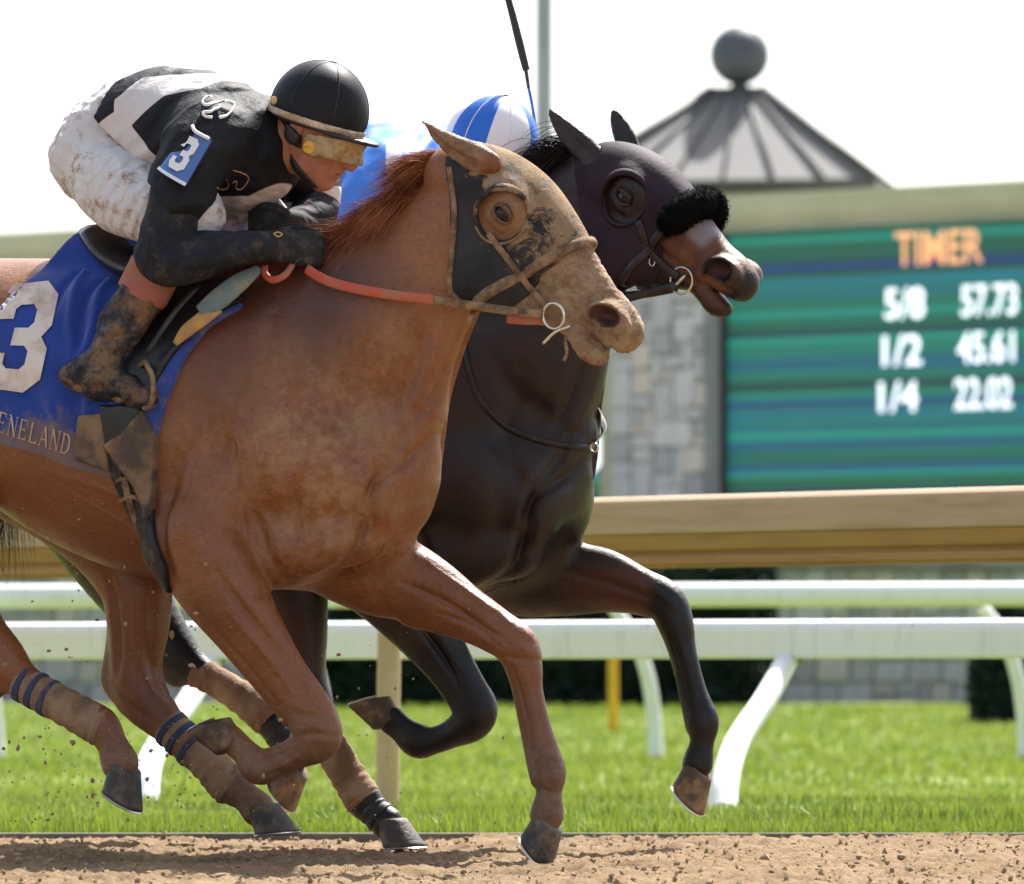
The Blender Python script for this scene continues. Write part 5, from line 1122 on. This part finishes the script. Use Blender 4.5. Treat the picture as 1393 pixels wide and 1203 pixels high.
M_HELM1 = fabric('black_helmet_cover', (.010, .011, .014), (.014, .015, .019), None, sheen=.0, rough=.5, bump=.12)
M_BANDW = fabric('helmet_band', (.62, .56, .50), (.5, .42, .33), (.36, .23, .10), .36, .56, 24)
M_LENS = mat('goggle_lens', (.20, .125, .055), .22, 0, .7)
def lens_mat():
    t = NT(M_LENS); t.base(t.mix(t.ramp(t.noise(45, 6, .7), .4, .62), (.26, .17, .075), (.44, .31, .15))); t.rough(t.ramp(t.noise(45, 6, .7), .4, .62, .15, .8))
lens_mat()
M_YDISC = mat('goggle_button', (.75, .45, .08), .4); M_GOLD = mat('gold_mark', (.55, .40, .15), .5); M_RUBBER = mat('black_rubber', (.014, .014, .015), .5)
M_NUMBLUE = mat('armband_blue', (.055, .14, .38), .22, 0, .6); M_NUMW = mat('number_white', (.72, .70, .68), .5); M_CUFFW = mat('clear_edge', (.65, .68, .72), .2)
M_DIRTYW = noisy('number_white_dusty', (.66, .60, .55), (.42, .31, .23), 14, .8, .15, lo=.42, hi=.72)
M_LOGOW = mat('logo_white', (.75, .74, .73), .5); M_LOGOB = mat('logo_copper', (.36, .20, .13), .5)
M_JERSEY2 = fabric('blue_silks', (.045, .19, .62), (.06, .22, .68), None, sheen=.0, attr_white='white_sd', white=(.78, .78, .80), rough=.5)
M_PANTS2 = fabric('white_breeches', (.72, .70, .68), (.66, .63, .60), (.4, .3, .2), .6, .8)
M_HELM2 = fabric('blue_white_helmet_cover', (.02, .13, .55), (.025, .15, .60), None, attr_white='white_sd', white=(.76, .74, .78), rough=.5)
M_WHITEB = mat('white_band', (.74, .73, .72), .6)

class Rider:
    def __init__(s, F, sc, mp): s.F, s.s, s.mp = F, sc, mp
    def P(s, a, b, w=0.0): x, y = s.mp(a, b); return s.F.P(x, y, w)
    def rows(s, R, grow=0.0): return [(*s.P(r[0], r[1], r[2]), r[3] * s.k + grow, (r[4] if len(r) > 4 else r[3] * s.k) + grow) for r in R]
    k = 18.0 / FPX
TORSO_J = [(132, 214, 0, 56, .150), (168, 172, 0, 66, .150), (218, 176, 0, 80, .165), (272, 191, 0, 86, .180), (326, 206, 0, 76, .170), (362, 203, 0, 48, .10), (388, 198, 0, 36, .062)]
N_ARM = [(284, 186, .175, 46), (262, 218, .23, 42), (240, 272, .285, 36), (224, 330, .31, 35), (221, 350, .31, 36), (246, 354, .30, 34), (288, 343, .26, 28), (330, 338, .20, 22), (356, 336, .168, 19)]
F_ARM2 = [(368, 186, -.175, 44), (410, 235, -.23, 37), (450, 268, -.24, 32), (466, 272, -.22, 30), (486, 250, -.17, 24), (503, 224, -.13, 19)]
F_ARM1 = [(368, 186, -.175, 44), (398, 225, -.22, 38), (424, 265, -.22, 32), (428, 288, -.19, 31), (412, 304, -.12, 25), (392, 306, -.03, 20)]
N_THIGH = [(128, 222, .085, 52), (164, 258, .14, 55), (212, 284, .185, 47), (252, 288, .205, 39), (270, 290, .212, 35), (256, 312, .225, 32), (228, 346, .25, 30), (205, 380, .27, 28)]
F_THIGH = [(150, 226, -.085, 57), (215, 255, -.14, 55), (290, 280, -.20, 46), (345, 298, -.235, 38), (362, 304, -.245, 35), (352, 322, -.255, 33), (325, 352, -.265, 31), (305, 385, -.27, 28)]
N_BOOT = [(213, 362, .274, 33), (196, 396, .278, 33), (174, 432, .284, 30), (156, 462, .29, 27), (146, 486, .292, 28), (138, 500, .292, 30)]
N_FOOT = [(104, 510, .292, 19), (128, 512, .292, 26), (158, 522, .29, 22), (185, 536, .285, 16), (205, 543, .28, 10)]
F_BOOT = [(a + 100, b, -w, r) for a, b, w, r in N_BOOT]; F_FOOT = [(a + 100, b, -w, r) for a, b, w, r in N_FOOT]
def hand_rows(n=True):
    out = [[(352, 336, .168, 18, .026), (372, 335, .155, 21, .024), (398, 336, .14, 23, .020), (414, 338, .132, 22, .018)]]
    for i in range(4): y = 321 + 11.5 * i; out.append([(404, y, .136, 7.5), (424, y + 1, .130, 7.4), (436 - abs(i - 1) * 1.5, y + 3, .112, 7.0), (431, y + 4, .090, 6.6), (412, y + 4, .088, 6.0)])
    out.append([(374, 326, .14, 9), (392, 316, .118, 8), (412, 314, .10, 7.4), (428, 319, .092, 6.4)]); return out
class JHead:
    def __init__(s, R, c=(432, 175), up=(.42, -.907)):
        s.o = R.P(*c); s.up = unit([up[0], 0, -up[1]]); s.f = unit([-up[1], 0, -up[0]]); s.f = unit(s.f - s.up * (s.f @ s.up)); s.l = np.array([0, -1.0, 0]); s.k = R.k
        a = math.radians(-3); s.f = unit(s.f * math.cos(a) + s.l * math.sin(a)); s.l = unit(np.cross(s.up, s.f)); s.l = s.l if s.l[1] < 0 else -s.l
    def p(s, f, u, l=0.0): return s.o + (s.f * f + s.up * u) * s.k + s.l * l
    def A(s): return [s.f, s.l, s.up]
def head_vol(v, J):
    c = lambda rows, k, cut=False: v.chain([(*J.p(f, u, l), r * J.k, rw) for f, u, l, r, rw in rows], k, J.l, 4, cut)
    v.ell(J.p(-4, 18), (.100, .078, .100), .02, J.A())
    c([(22, 0, 0, 42, .066), (24, -30, 0, 34, .058), (28, -50, 0, 24, .046), (34, -63, 0, 15, .030)], .02)
    c([(2, -22, 0, 40, .062), (8, -46, 0, 26, .056)], .02)
    v.ell(J.p(48, 6), (.030, .062, .022), .02, J.A())                   # brow
    for s in (1, -1): v.ell(J.p(42, -20, s * .042), (.028, .022, .022), .02, J.A()); v.ell(J.p(51, -4, s * .030), (.012, .016, .010), .008, J.A(), cut=True)
    c([(56, 2, 0, 8, .012), (63, -12, 0, 9, .013), (67, -25, 0, 10, .015)], .010)
    for s in (1, -1): v.ell(J.p(64, -27, s * .013), (.014, .010, .010), .006, J.A())
    c([(54, -40, 0, 6, .024)] + [(52, -40.5, 0, 6, .024)], .008); c([(51, -48, 0, 6, .020), (49, -48.5, 0, 6, .020)], .008); v.ell(J.p(60, -44.5), (.014, .028, .0022), .003, J.A(), cut=True)
    v.ell(J.p(45, -63), (.014, .022, .013), .012, J.A())
    for s in (1, -1):
        v.ell(J.p(-10, -8, s * .080), (.020, .010, .033), .008, J.A()); v.ell(J.p(-7, -6, s * .088), (.010, .007, .020), .005, J.A(), cut=True)
def bounds(P, m=.16): P = np.array(P)[:, :3]; return P.min(0) - m, P.max(0) + m
def decal_mesh(name, polys, fn, sub=3):
    """flat outlines in a unit square carried to a surface point by point"""
    from mathutils.geometry import tessellate_polygon
    bm = bmesh.new(); n = (0, 3, 6, 8, 10, 13, 16)[sub]
    for P in polys:
        vs = [bm.verts.new((x, y, 0)) for x, y in P]
        for t in tessellate_polygon([[Vector((x, y, 0)) for x, y in P]]):
            try: bm.faces.new([vs[i] for i in t])
            except ValueError: pass
    lo = [min(v.co[i] for v in bm.verts) for i in (0, 1)]; hi = [max(v.co[i] for v in bm.verts) for i in (0, 1)]
    for i in (0, 1):
        for k in range(1, int(math.ceil((hi[i] - lo[i]) * n))):
            co = [0, 0, 0]; co[i] = lo[i] + k / n; no = [0, 0, 0]; no[i] = 1
            bmesh.ops.bisect_plane(bm, geom=list(bm.verts) + list(bm.edges) + list(bm.faces), plane_co=co, plane_no=no, dist=1e-6)
    for v in bm.verts: v.co = Vector(fn(v.co.x, v.co.y))
    return bm_mesh(name, bm, True)
def quad_fn(F, bv, quad, off, w=.2):
    q = np.array(quad, float)
    def fn(x, y):
        p = q[0] * (1 - x) * (1 - y) + q[1] * x * (1 - y) + q[2] * x * y + q[3] * (1 - x) * y; h = see(bv, F, p[0], p[1], off)
        return F.P(p[0], p[1], w) if h is None else h
    return fn
THREE = [(.14, 0), (.76, 0), (1, .13), (1, .40), (.86, .5), (1, .6), (1, .87), (.76, 1), (.22, 1), (0, .86), (0, .66), (.30, .66), (.30, .76), (.38, .80), (.60, .80), (.68, .75), (.68, .63), (.60, .585), (.36, .585), (.36, .42), (.60, .42), (.68, .37), (.68, .255), (.60, .205), (.38, .205), (.30, .245), (.30, .335), (0, .335), (0, .14)]
def build_rider(R, root, m, second=False):
    F = R.F; F_ARM = F_ARM2 if second else F_ARM1; allp = R.rows(TORSO_J + [(a, b, w, r, .1) for a, b, w, r in N_FOOT + F_FOOT + F_ARM + N_ARM]) + [(*R.P(512, 75), 0, 0)]
    lo, hi = bounds(allp, .14); h = .0050 if not second else .0062; v0 = Vol(lo, hi, h); J = JHead(R)
    # body: one continuous figure, a little slimmer than the clothes
    b = v0.like(); b.chain(R.rows(TORSO_J[:5], -.024), .02); b.chain(R.rows(TORSO_J[4:], -.010), .02)
    for a in (N_ARM, F_ARM): b.chain(R.rows(a, -.008), .03)
    for a in (N_THIGH, F_THIGH): b.chain(R.rows(a, -.008), .03)
    for a in (N_BOOT, F_BOOT): b.chain(R.rows(a, -.008), .02)
    for a in (N_FOOT, F_FOOT): b.chain(R.rows(a, -.006), .02)
    for a in hand_rows(): b.chain(R.rows(a, -.003), .004)
    b.chain(R.rows([(375, 205, 0, 40, .065), (400, 190, 0, 38, .062), (420, 175, 0, 40, .065)]), .03)
    head_vol(b, J)
    link('body', b.mesh('rider_body', 1), M_SKIN, root)
    # breeches
    p = v0.like(); p.chain(R.rows([(132, 214, 0, 55, .150), (150, 190, 0, 62, .150), (185, 172, 0, 68, .152)], .001), .02)
    for a in (N_THIGH, F_THIGH): p.chain(R.rows(a, .004), .035)
    p.D += v0.folds(.0032, 90, (.75, .1, .65), (-.5, .3, .8), 7, 1.8) + v0.folds(.0022, 150, (.55, 0, .8), (-.7, .3, .6), 9, 1.5) + v0.wave(.0015, 45, 3) + .002; link('breeches', p.mesh('breeches', 1), m['pants'], root)
    # sleeves, gloves, boots
    for a, nm in ((N_ARM, 0), (F_ARM, 1)):
        s = v0.like(); s.chain(R.rows(a, .001), .02); s.D += v0.folds(.0036, 120, (.75, 0, .65), (.3, .9, .3), 11 + nm, 1.5); link('sleeve', s.mesh('sleeve', 1), m['sleeve'], root)
    lo2, hi2 = bounds(R.rows([(340, 300, .2, 1), (450, 370, .05, 1)]), .05); g = Vol(lo2, hi2, .0032)
    for i, a in enumerate(hand_rows()): g.chain(R.rows(a, .0005), .010 if i == 0 else .004)
    g.chain(R.rows([(346, 336, .172, 21.5), (354, 336, .168, 21.8), (360, 336, .165, 21)], 0), .004); gl = link('glove', g.mesh('glove', 1), m['glove'], root)
    if second:
        lo2, hi2 = bounds([R.P(480, 190, -.06), R.P(530, 240, -.18)], .06); g = Vol(lo2, hi2, .0036); g.chain(R.rows([(500, 228, -.134, 18, .024), (505, 214, -.130, 18, .022), (507, 202, -.128, 15, .02)]), .01)
        for i in range(4): y = 198 + 7 * i; g.chain(R.rows([(510, y, -.142, 6.4), (518, y, -.128, 6.4), (514, y + 1, -.108, 6), (503, y + 1, -.106, 5.6)]), .004)
        g.chain(R.rows([(498, 216, -.118, 7.5), (503, 200, -.108, 7), (510, 192, -.108, 6)]), .005); link('glove', g.mesh('glove', 1), m['glove'], root)
    lo2, hi2 = bounds([R.P(330, 270, .06), R.P(430, 330, -.06)], .06); g = Vol(lo2, hi2, .0034)
    g.chain(R.rows([(400, 306, -.03, 20, .026), (384, 302, -.005, 20, .024), (368, 299, .01, 19, .020)]), .01)
    for i in range(4): y = 286 + 9 * i; g.chain(R.rows([(370, y, .012, 6.6), (354, y - 2, .018, 6.6), (343, y + 1, .008, 6.2), (346, y + 6, -.012, 5.6)]), .004)
    g.chain(R.rows([(388, 291, .01, 8), (373, 283, .02, 7), (357, 281, .022, 6.2)]), .005)
    if not second: link('glove', g.mesh('glove', 1), m['glove'], root)
    for bt, ft, nm in ((N_BOOT, N_FOOT, 0), (F_BOOT, F_FOOT, 1)):
        lo2, hi2 = bounds(R.rows(bt + ft), .07); bo = Vol(lo2, hi2, .0042); bo.chain(R.rows(bt, .001), .015); bo.chain(R.rows(ft, .001), .022)
        a, c = R.P(140, 470, bt[0][2]), R.P(150, 440, bt[0][2])
        bo.D += bo.wave(.0022, 95, 5, 1.0) + bo.folds(.007, 80, (-.45, .2, .85), (.8, .5, .3), 5, 1.6)
        bo.D = np.maximum(bo.D, bo.plane(R.P(bt[0][0] - 18, bt[0][1] + 32, bt[0][2]), R.P(bt[0][0] + 20, bt[0][1] - 36, bt[0][2]) - R.P(bt[0][0], bt[0][1], bt[0][2])))
        o = link('boot', bo.mesh('boot', 1), m['boot'], root)
        cf = Vol(lo2, hi2, .0042); cf.chain(R.rows(bt[:3], .006), .01); d = unit(R.P(bt[0][0], bt[0][1], bt[0][2]) - R.P(bt[2][0], bt[2][1], bt[2][2])); top = R.P(bt[0][0] - 2, bt[0][1] + 4, bt[0][2])
        cf.D = np.maximum(cf.D, np.maximum(cf.plane(top + d * .004, d), -cf.plane(top - d * .075, d))); link('boot_cuff', cf.mesh('boot_cuff', 1), m['cuff'], o)
        if not second or nm == 0:
            so = Vol(lo2, hi2, .0042); so.chain([(x, y, z - .008, r * .9, rw * .95) for x, y, z, r, rw in R.rows(ft, 0)], .01); so.D = np.maximum(so.D, so.plane(R.P(100, 519, ft[0][2]), R.P(100, 480, ft[0][2]) - R.P(112, 516, ft[0][2]))) ; link('sole', so.mesh('sole', 1), M_MUDSTRAP, o)
    # jersey
    j = v0.like(); j.chain(R.rows(TORSO_J[:6], .010), .02)
    for a, e in ((N_ARM, 3), (F_ARM, 2)): j.chain(R.rows([r if i == 0 else (r[0], r[1], r[2], r[3] + 1.5) for i, r in enumerate(a[:3])], .009), .05)
    j.D += v0.folds(.0062, 62, (.6, .2, -.75), (.6, .4, .6), 21, 2.0) + v0.wave(.0022, 35, 23, 1.0)
    poly = [(128, 160), (140, 110), (190, 70), (300, 90), (378, 140), (392, 172), (400, 205), (422, 255), (400, 300), (262, 320), (268, 268), (214, 236), (198, 228), (160, 195), (140, 176)]
    P = np.array([R.P(x, y, .17)[[0, 2]] for x, y in poly]); j.D = np.maximum(np.maximum(j.D, j.poly(P)), -(b.D - .0 + .02))
    je = j.mesh('jersey', 1); vv = verts(je)
    A = [(165, 128), (182, 104), (280, 92), (264, 119), (224, 130), (185, 172), (224, 221), (222, 245), (176, 212), (138, 170), (160, 153), (157, 136)]; B = [(270, 268), (328, 266), (356, 247), (392, 234), (430, 240), (430, 310), (270, 320)]
    if second: A = [(285, 100), (300, 100), (335, 210), (318, 210)]; B = [(345, 95), (358, 100), (372, 200), (355, 190)]
    near = vv[:, 1] < 10
    sd_ = np.minimum(poly_sd(vv[:, 0], vv[:, 2], np.array([R.P(x, y, .16)[[0, 2]] for x, y in A])), np.maximum(poly_sd(vv[:, 0], vv[:, 2], np.array([R.P(x, y, .12)[[0, 2]] for x, y in B])), -vv[:, 1] - .195))
    set_attr(je, 'white_sd', sd_); jo = link('jersey', je, m['jersey'], root)
    # helmet
    lo2, hi2 = R.P(437, 150) - .19, R.P(437, 150) + .19; hv = Vol(lo2, hi2, .0042); c = R.P(434, 152); ra = (.1255, .108, .125); hv.ell(c, ra, 0.0)
    hu = unit(np.array([.316, 0, .949])); hp = R.P(366, 142); hb = R.P(372, 158)
    D0 = hv.D.copy(); hv.D = np.maximum(D0, -hv.plane(R.P(434, 163), hu)); hm = hv.mesh('helmet', 1); vv = verts(hm) - c
    hf = np.array([hu[2], 0, -hu[0]]); ang = np.arctan2(vv[:, 1], vv @ hf); set_attr(hm, 'white_sd', .06 * np.sin(ang * 3 + .55))
    he = link('helmet', hm, m['helm'], root)
    bn = hv.like(); bn.D = np.maximum(np.maximum(D0 - .004, -bn.plane(R.P(434, 171), hu)), bn.plane(R.P(434, 161), hu)); link('helmet_band', bn.mesh('helmet_band', 1), m['band'], he)
    vz = hv.like(); vz.ell(R.P(454, 179), (.122, .088, .060), 0, [hf, (0, 1, 0), hu]); vz.D = np.maximum(np.maximum(vz.D, -vz.plane(R.P(452, 182), hu)), np.maximum(vz.plane(R.P(452, 176), hu), -vz.plane(R.P(432, 170), hf))); link('visor', vz.mesh('visor', 1), M_RUBBER, he)
    rim = hv.like(); rim.D = np.maximum(np.maximum(D0 + .001, -rim.plane(R.P(434, 176), hu)), rim.plane(R.P(434, 170), hu)); link('helmet_rim', rim.mesh('helmet_rim', 1), M_RUBBER, he)
    topp = c + hu * .124
    for i in range(6):
        a = i * math.pi / 3 + .3; dd = hf * math.cos(a) + np.array([0, 1.0, 0]) * math.sin(a); pts = []
        for t in np.linspace(.05, 1.62, 16):
            q = hu * math.cos(t) + dd * math.sin(t); s_ = 1 / math.sqrt((q[0] / ra[0]) ** 2 + (q[1] / ra[1]) ** 2 + (q[2] / ra[2]) ** 2); pp = c + q * (s_ + .0002)
            if (pp - R.P(434, 160)) @ hu > 0: pts.append(pp)
        tube('helmet_seam', pts, .0014, m['seam'], he, 6, 1, (0, 0, 1), 0)
    bm = bmesh.new(); bmesh.ops.create_uvsphere(bm, u_segments=14, v_segments=8, radius=.009); me = bm_mesh('helmet_button', bm, True); bo = link('helmet_button', me, M_RUBBER, he); bo.location = topp; bo.scale = (1, 1, .5)
    # goggles
    hvv = Vol(lo2 - .03, hi2 + .02, .0040); head_vol(hvv, J); GP = [(404, 184), (424, 182), (470, 190), (512, 198), (506, 213), (490, 224), (470, 224), (450, 217), (428, 214), (409, 206)]
    gq = np.array([R.P(x, y, .05)[[0, 2]] for x, y in GP]); o = hvv.copy(); o.D = np.maximum(hvv.D - .011, hvv.poly(gq)); o.D = np.maximum(o.D, -(hvv.plane(J.p(8, 0), J.f))); lens = link('goggles', o.mesh('goggles', 2), M_LENS, root)
    st = hvv.copy(); sq = np.array([R.P(x, y, .07)[[0, 2]] for x, y in [(368, 150), (378, 148), (412, 184), (408, 204), (398, 198)]]); st.D = np.maximum(hvv.D - .006, hvv.poly(sq)); link('goggle_strap', st.mesh('goggle_strap', 1), M_RUBBER, lens)
    if not second:
        bvh_h = bvh_of(lens.data); fn = quad_fn(F, bvh_h, [(412, 192), (428, 192), (428, 209), (412, 209)], .002); P = [[(.5 + .5 * math.cos(t), .5 + .5 * math.sin(t)) for t in np.linspace(0, 6.283, 20, endpoint=False)]]; link('goggle_button', decal_mesh('goggle_button', P, fn, 1), M_YDISC, lens)
        bh = bvh_of(root.children[0].data) if False else None
    ch = Vol(lo2 - .03, hi2 + .02, .0042); head_vol(ch, J); cq = np.array([R.P(x, y, .06)[[0, 2]] for x, y in [(378, 176), (388, 184), (398, 214), (412, 236), (424, 256), (414, 256), (400, 240), (388, 216)]]); ch.D = np.maximum(ch.D - .005, ch.poly(cq)); ch.D = np.maximum(ch.D, (ch.ax[1] + .02)[None, :, None]); link('chin_strap', ch.mesh('chin_strap', 1), M_RUBBER, root)
    return jo, gl, he, root
rider1 = tag(F1.root('person'), 'jockey in muddy black and white silks and black helmet, crouched over the chestnut horse', 'person', 'jockeys')
R1 = Rider(F1, S1, lambda a, b: (a, b))
j1, gl1, he1, _ = build_rider(R1, rider1, dict(pants=M_PANTS1, sleeve=M_SLEEVE1, glove=M_GLOVE, boot=M_BOOT, cuff=M_BOOTTOP, jersey=M_JERSEY1, helm=M_HELM1, band=M_BANDW, seam=M_GOLD and M_RUBBER))
rider2 = tag(F2.root('person'), 'jockey in blue and white silks with blue and white helmet, mostly hidden behind the chestnut', 'person', 'jockeys')
R2 = Rider(F2, S2, lambda a, b: (672 + (a - 437) * .943, 192 + (b - 150) * .943 + 16 * min(max((400 - a) / 150, 0), 1) * min(max((420 - b) / 150, 0), 1)))
build_rider(R2, rider2, dict(pants=M_PANTS2, sleeve=M_WHITEB, glove=M_RUBBER, boot=M_RUBBER, cuff=M_RUBBER, jersey=M_JERSEY2, helm=M_HELM2, band=M_WHITEB, seam=M_WHITEB), True)
# number band on the arm, marks on the silks
BVJ = bvh_of(j1.data)
AQ = np.array([R1.P(262, 176, .268), R1.P(293, 188, .258), R1.P(255, 253, .345), R1.P(218, 230, .352)])
def arm_fn(x0, y0, x1, y1, off):
    def fn(x, y):
        x, y = x0 + (x1 - x0) * x, y0 + (y1 - y0) * y; p = AQ[0] * (1 - x) * (1 - y) + AQ[1] * x * (1 - y) + AQ[2] * x * y + AQ[3] * (1 - x) * y
        return p + np.array([-.1, -1, .15]) * (off + .014 * (1 - (2 * x - 1) ** 2))
    return fn
ab = link('armband', decal_mesh('armband', [[(.10, 0), (.88, 0), (1, .08), (1, 1), (0, 1), (0, .10)]], arm_fn(0, 0, 1, 1, .008), 5), M_NUMBLUE, rider1)
link('armband_back', decal_mesh('armband_back', [[(.10, 0), (.88, 0), (1, .08), (1, 1), (0, 1), (0, .10)]], arm_fn(-.01, -.01, 1.01, 1.01, .004), 3), M_RUBBER, ab)
link('number', decal_mesh('number', [THREE], arm_fn(.24, .14, .80, .85, .0125), 5), M_NUMW, ab)
link('armband_edge', decal_mesh('armband_edge', [[(0, 0), (1, 0), (1, 1), (0, 1)]], arm_fn(-.01, .955, 1.01, 1.02, .0105), 5), M_CUFFW, ab)
tube('armband_pin', [arm_fn(0, 0, 1, 1, .016)(.15, -.06), arm_fn(0, 0, 1, 1, .018)(.5, .02), arm_fn(0, 0, 1, 1, .016)(.98, .06)], .0045, M_LOGOW, ab, 8)
def line_mark(name, pts, r, m, parent, bv=BVJ):
    P = crom(np.array(pts, float), 5); fn = [quad_fn(F1, bv, [p, p, p, p], .004)(0, 0) for p in P]; return tube(name, fn, r, m, parent, 8, .35, (0, 1, 0), 0)
line_mark('emblem', [(288, 131), (279, 133), (275, 139), (281, 143), (293, 139), (307, 138), (318, 142), (316, 149), (308, 157), (298, 160)], .0042, M_LOGOW, j1)
line_mark('emblem', [(299, 143), (297, 147), (292, 148), (286, 152), (276, 153), (279, 158), (289, 160)], .0038, M_LOGOW, j1)
line_mark('monogram', [(308, 244), (311, 251), (308, 257), (301, 258), (295, 255)], .0022, M_LOGOB, j1)
line_mark('monogram', [(316, 249), (322, 247), (321, 256), (327, 258), (334, 252), (338, 242), (330, 236), (317, 232)], .0020, M_LOGOB, j1)
line_mark('glove_mark', [(372, 318), (378, 316), (384, 319), (378, 322), (372, 318)], .0016, M_GOLD, gl1, bvh_of(gl1.data))
bw = bmesh.new(); bmesh.ops.create_icosphere(bw, subdivisions=2, radius=.012); o = link('helmet_bow', bm_mesh('helmet_bow', bw, True), M_GOLD, he1); o.location = R1.P(373, 137, .085); o.scale = (1, .6, .9)
# number and lettering on the saddle cloth
link('number', decal_mesh('number', [THREE], quad_fn(F1, BVS, [(8, 388), (84, 380), (50, 537), (-30, 526)], .005), 6), M_DIRTYW, cloth1)
def letter(c):
    T, t, e = .16, .07, .05
    def st(x0, y0, x1, y1, w): d = np.array([x1 - x0, y1 - y0]); d = d / np.linalg.norm(d); n = np.array([-d[1], d[0]]) * w / 2; return [(x0 + n[0], y0 + n[1]), (x1 + n[0], y1 + n[1]), (x1 - n[0], y1 - n[1]), (x0 - n[0], y0 - n[1])]
    def ser(x, y): return st(x - .13, y, x + .13, y, e)
    if c == 'E': return [st(.25, 0, .25, 1, T), st(.12, .03, .85, .03, t), st(.2, .5, .7, .5, t), st(.12, .97, .88, .97, t), st(.83, 0, .83, .2, t), st(.86, .8, .86, 1, t), st(.68, .4, .68, .6, t)]
    if c == 'K': return [st(.25, 0, .25, 1, T), ser(.25, .02), ser(.25, .98), st(.3, .55, .8, .03, t), st(.42, .42, .9, .98, T), ser(.8, .02), ser(.9, .98)]
    if c == 'N': return [st(.2, 0, .2, 1, t), st(.2, 0, .85, 1, T), st(.85, 0, .85, 1, t), ser(.15, .02), ser(.2, .98), ser(.85, .02)]
    if c == 'L': return [st(.25, 0, .25, 1, T), ser(.25, .02), st(.12, .97, .88, .97, t), st(.86, .75, .86, 1, t)]
    if c == 'A': return [st(.5, 0, .12, 1, t), st(.48, 0, .88, 1, T), st(.25, .65, .75, .65, t), ser(.12, .98), ser(.88, .98)]
    if c == 'D':
        a = np.linspace(-1.57, 1.57, 9); q = [st(.25, 0, .25, 1, T), st(.12, .03, .5, .03, t), st(.12, .97, .5, .97, t)]; p = [(.48 + .42 * math.cos(x), .5 + .47 * math.sin(x)) for x in a]
        return q + [st(*p[i], *p[i + 1], T * (.5 + .6 * math.cos((a[i] + a[i + 1]) / 2))) for i in range(8)]
polys, x0 = [], -37.0
base = lambda x: 575 + .335 * (x - 3)
M_GOLDTXT = noisy('dusty_gold_thread', (.50, .36, .26), (.34, .23, .15), 30, .8, .2)
def word(s, x0, adv, h):
    polys = []
    for i, c in enumerate(s):
        for P in letter(c): polys.append([(x0 + (i + p[0] * .92) * adv, p[1]) for p in P])
    def fn(x, y):
        px = x; py = base(x) + (y - .5) * h + (y - .5) * 0; return quad_fn(F1, BVS, [(px + (y - .5) * -5, py)] * 4, .0035)(0, 0)
    return polys, fn
polys, fn = word('KEENELAND', -33, 14.4, 27)
link('lettering', decal_mesh('lettering', [[(x / 14.4, y) for x, y in P] for P in polys], lambda x, y: fn(x * 14.4, y), 2), M_GOLDTXT, cloth1)['kind'] = 'stuff'
# whip of the far jockey
whip = tag(empty('riding_whip', tuple(W(728, 182, 19.2))), 'riding whip with black flap and thin blue shaft, held upright beside the mast', 'whip')
M_WHIPB = mat('whip_blue', (.03, .07, .40), .4)
def wp(x, y): return W(x, y, 19.2) - np.array(whip.location)
tube('flap', [wp(686, -20), wp(697, 20), wp(707, 60), wp(716, 96)], [.008, .0095, .0105, .0095], M_RUBBER, whip, 10, .45, (0, 1, 0)); tube('shaft', [wp(715, 92), wp(719, 120)], [.0055, .0045], M_RUBBER, whip, 8, 1, (0, 1, 0), 0); tube('shaft', [wp(719, 119), wp(724, 145), wp(729, 180), wp(738, 250)], [.0042, .004, .004, .005], M_WHIPB, whip, 8, 1, (0, 1, 0))
# ---------------------------------------------------------------- dirt thrown up by the hooves
g = np.random.default_rng(33); n = 520
x = np.concatenate([g.uniform(0, 330, 330), g.uniform(330, 560, 90), g.uniform(-200, 700, 100)]); y = np.concatenate([1130 - g.gamma(1.6, 110, 330), 1120 - g.gamma(1.4, 70, 90), 1130 - g.gamma(1.3, 160, 100)])
d = g.uniform(17.3, 19.6, n); P = np.array([W(a, b, c) for a, b, c in zip(x, y, d)]); ok = (P[:, 2] > .03) & (P[:, 2] < 1.1)
fd = scatter_lumps('flying_dirt', P[ok], (g.gamma(1.3, .0013, n) + .0009)[ok], M_CLOD, 34); tag(fd, 'small specks of dirt thrown into the air behind the hooves', 'dirt', kind='stuff')
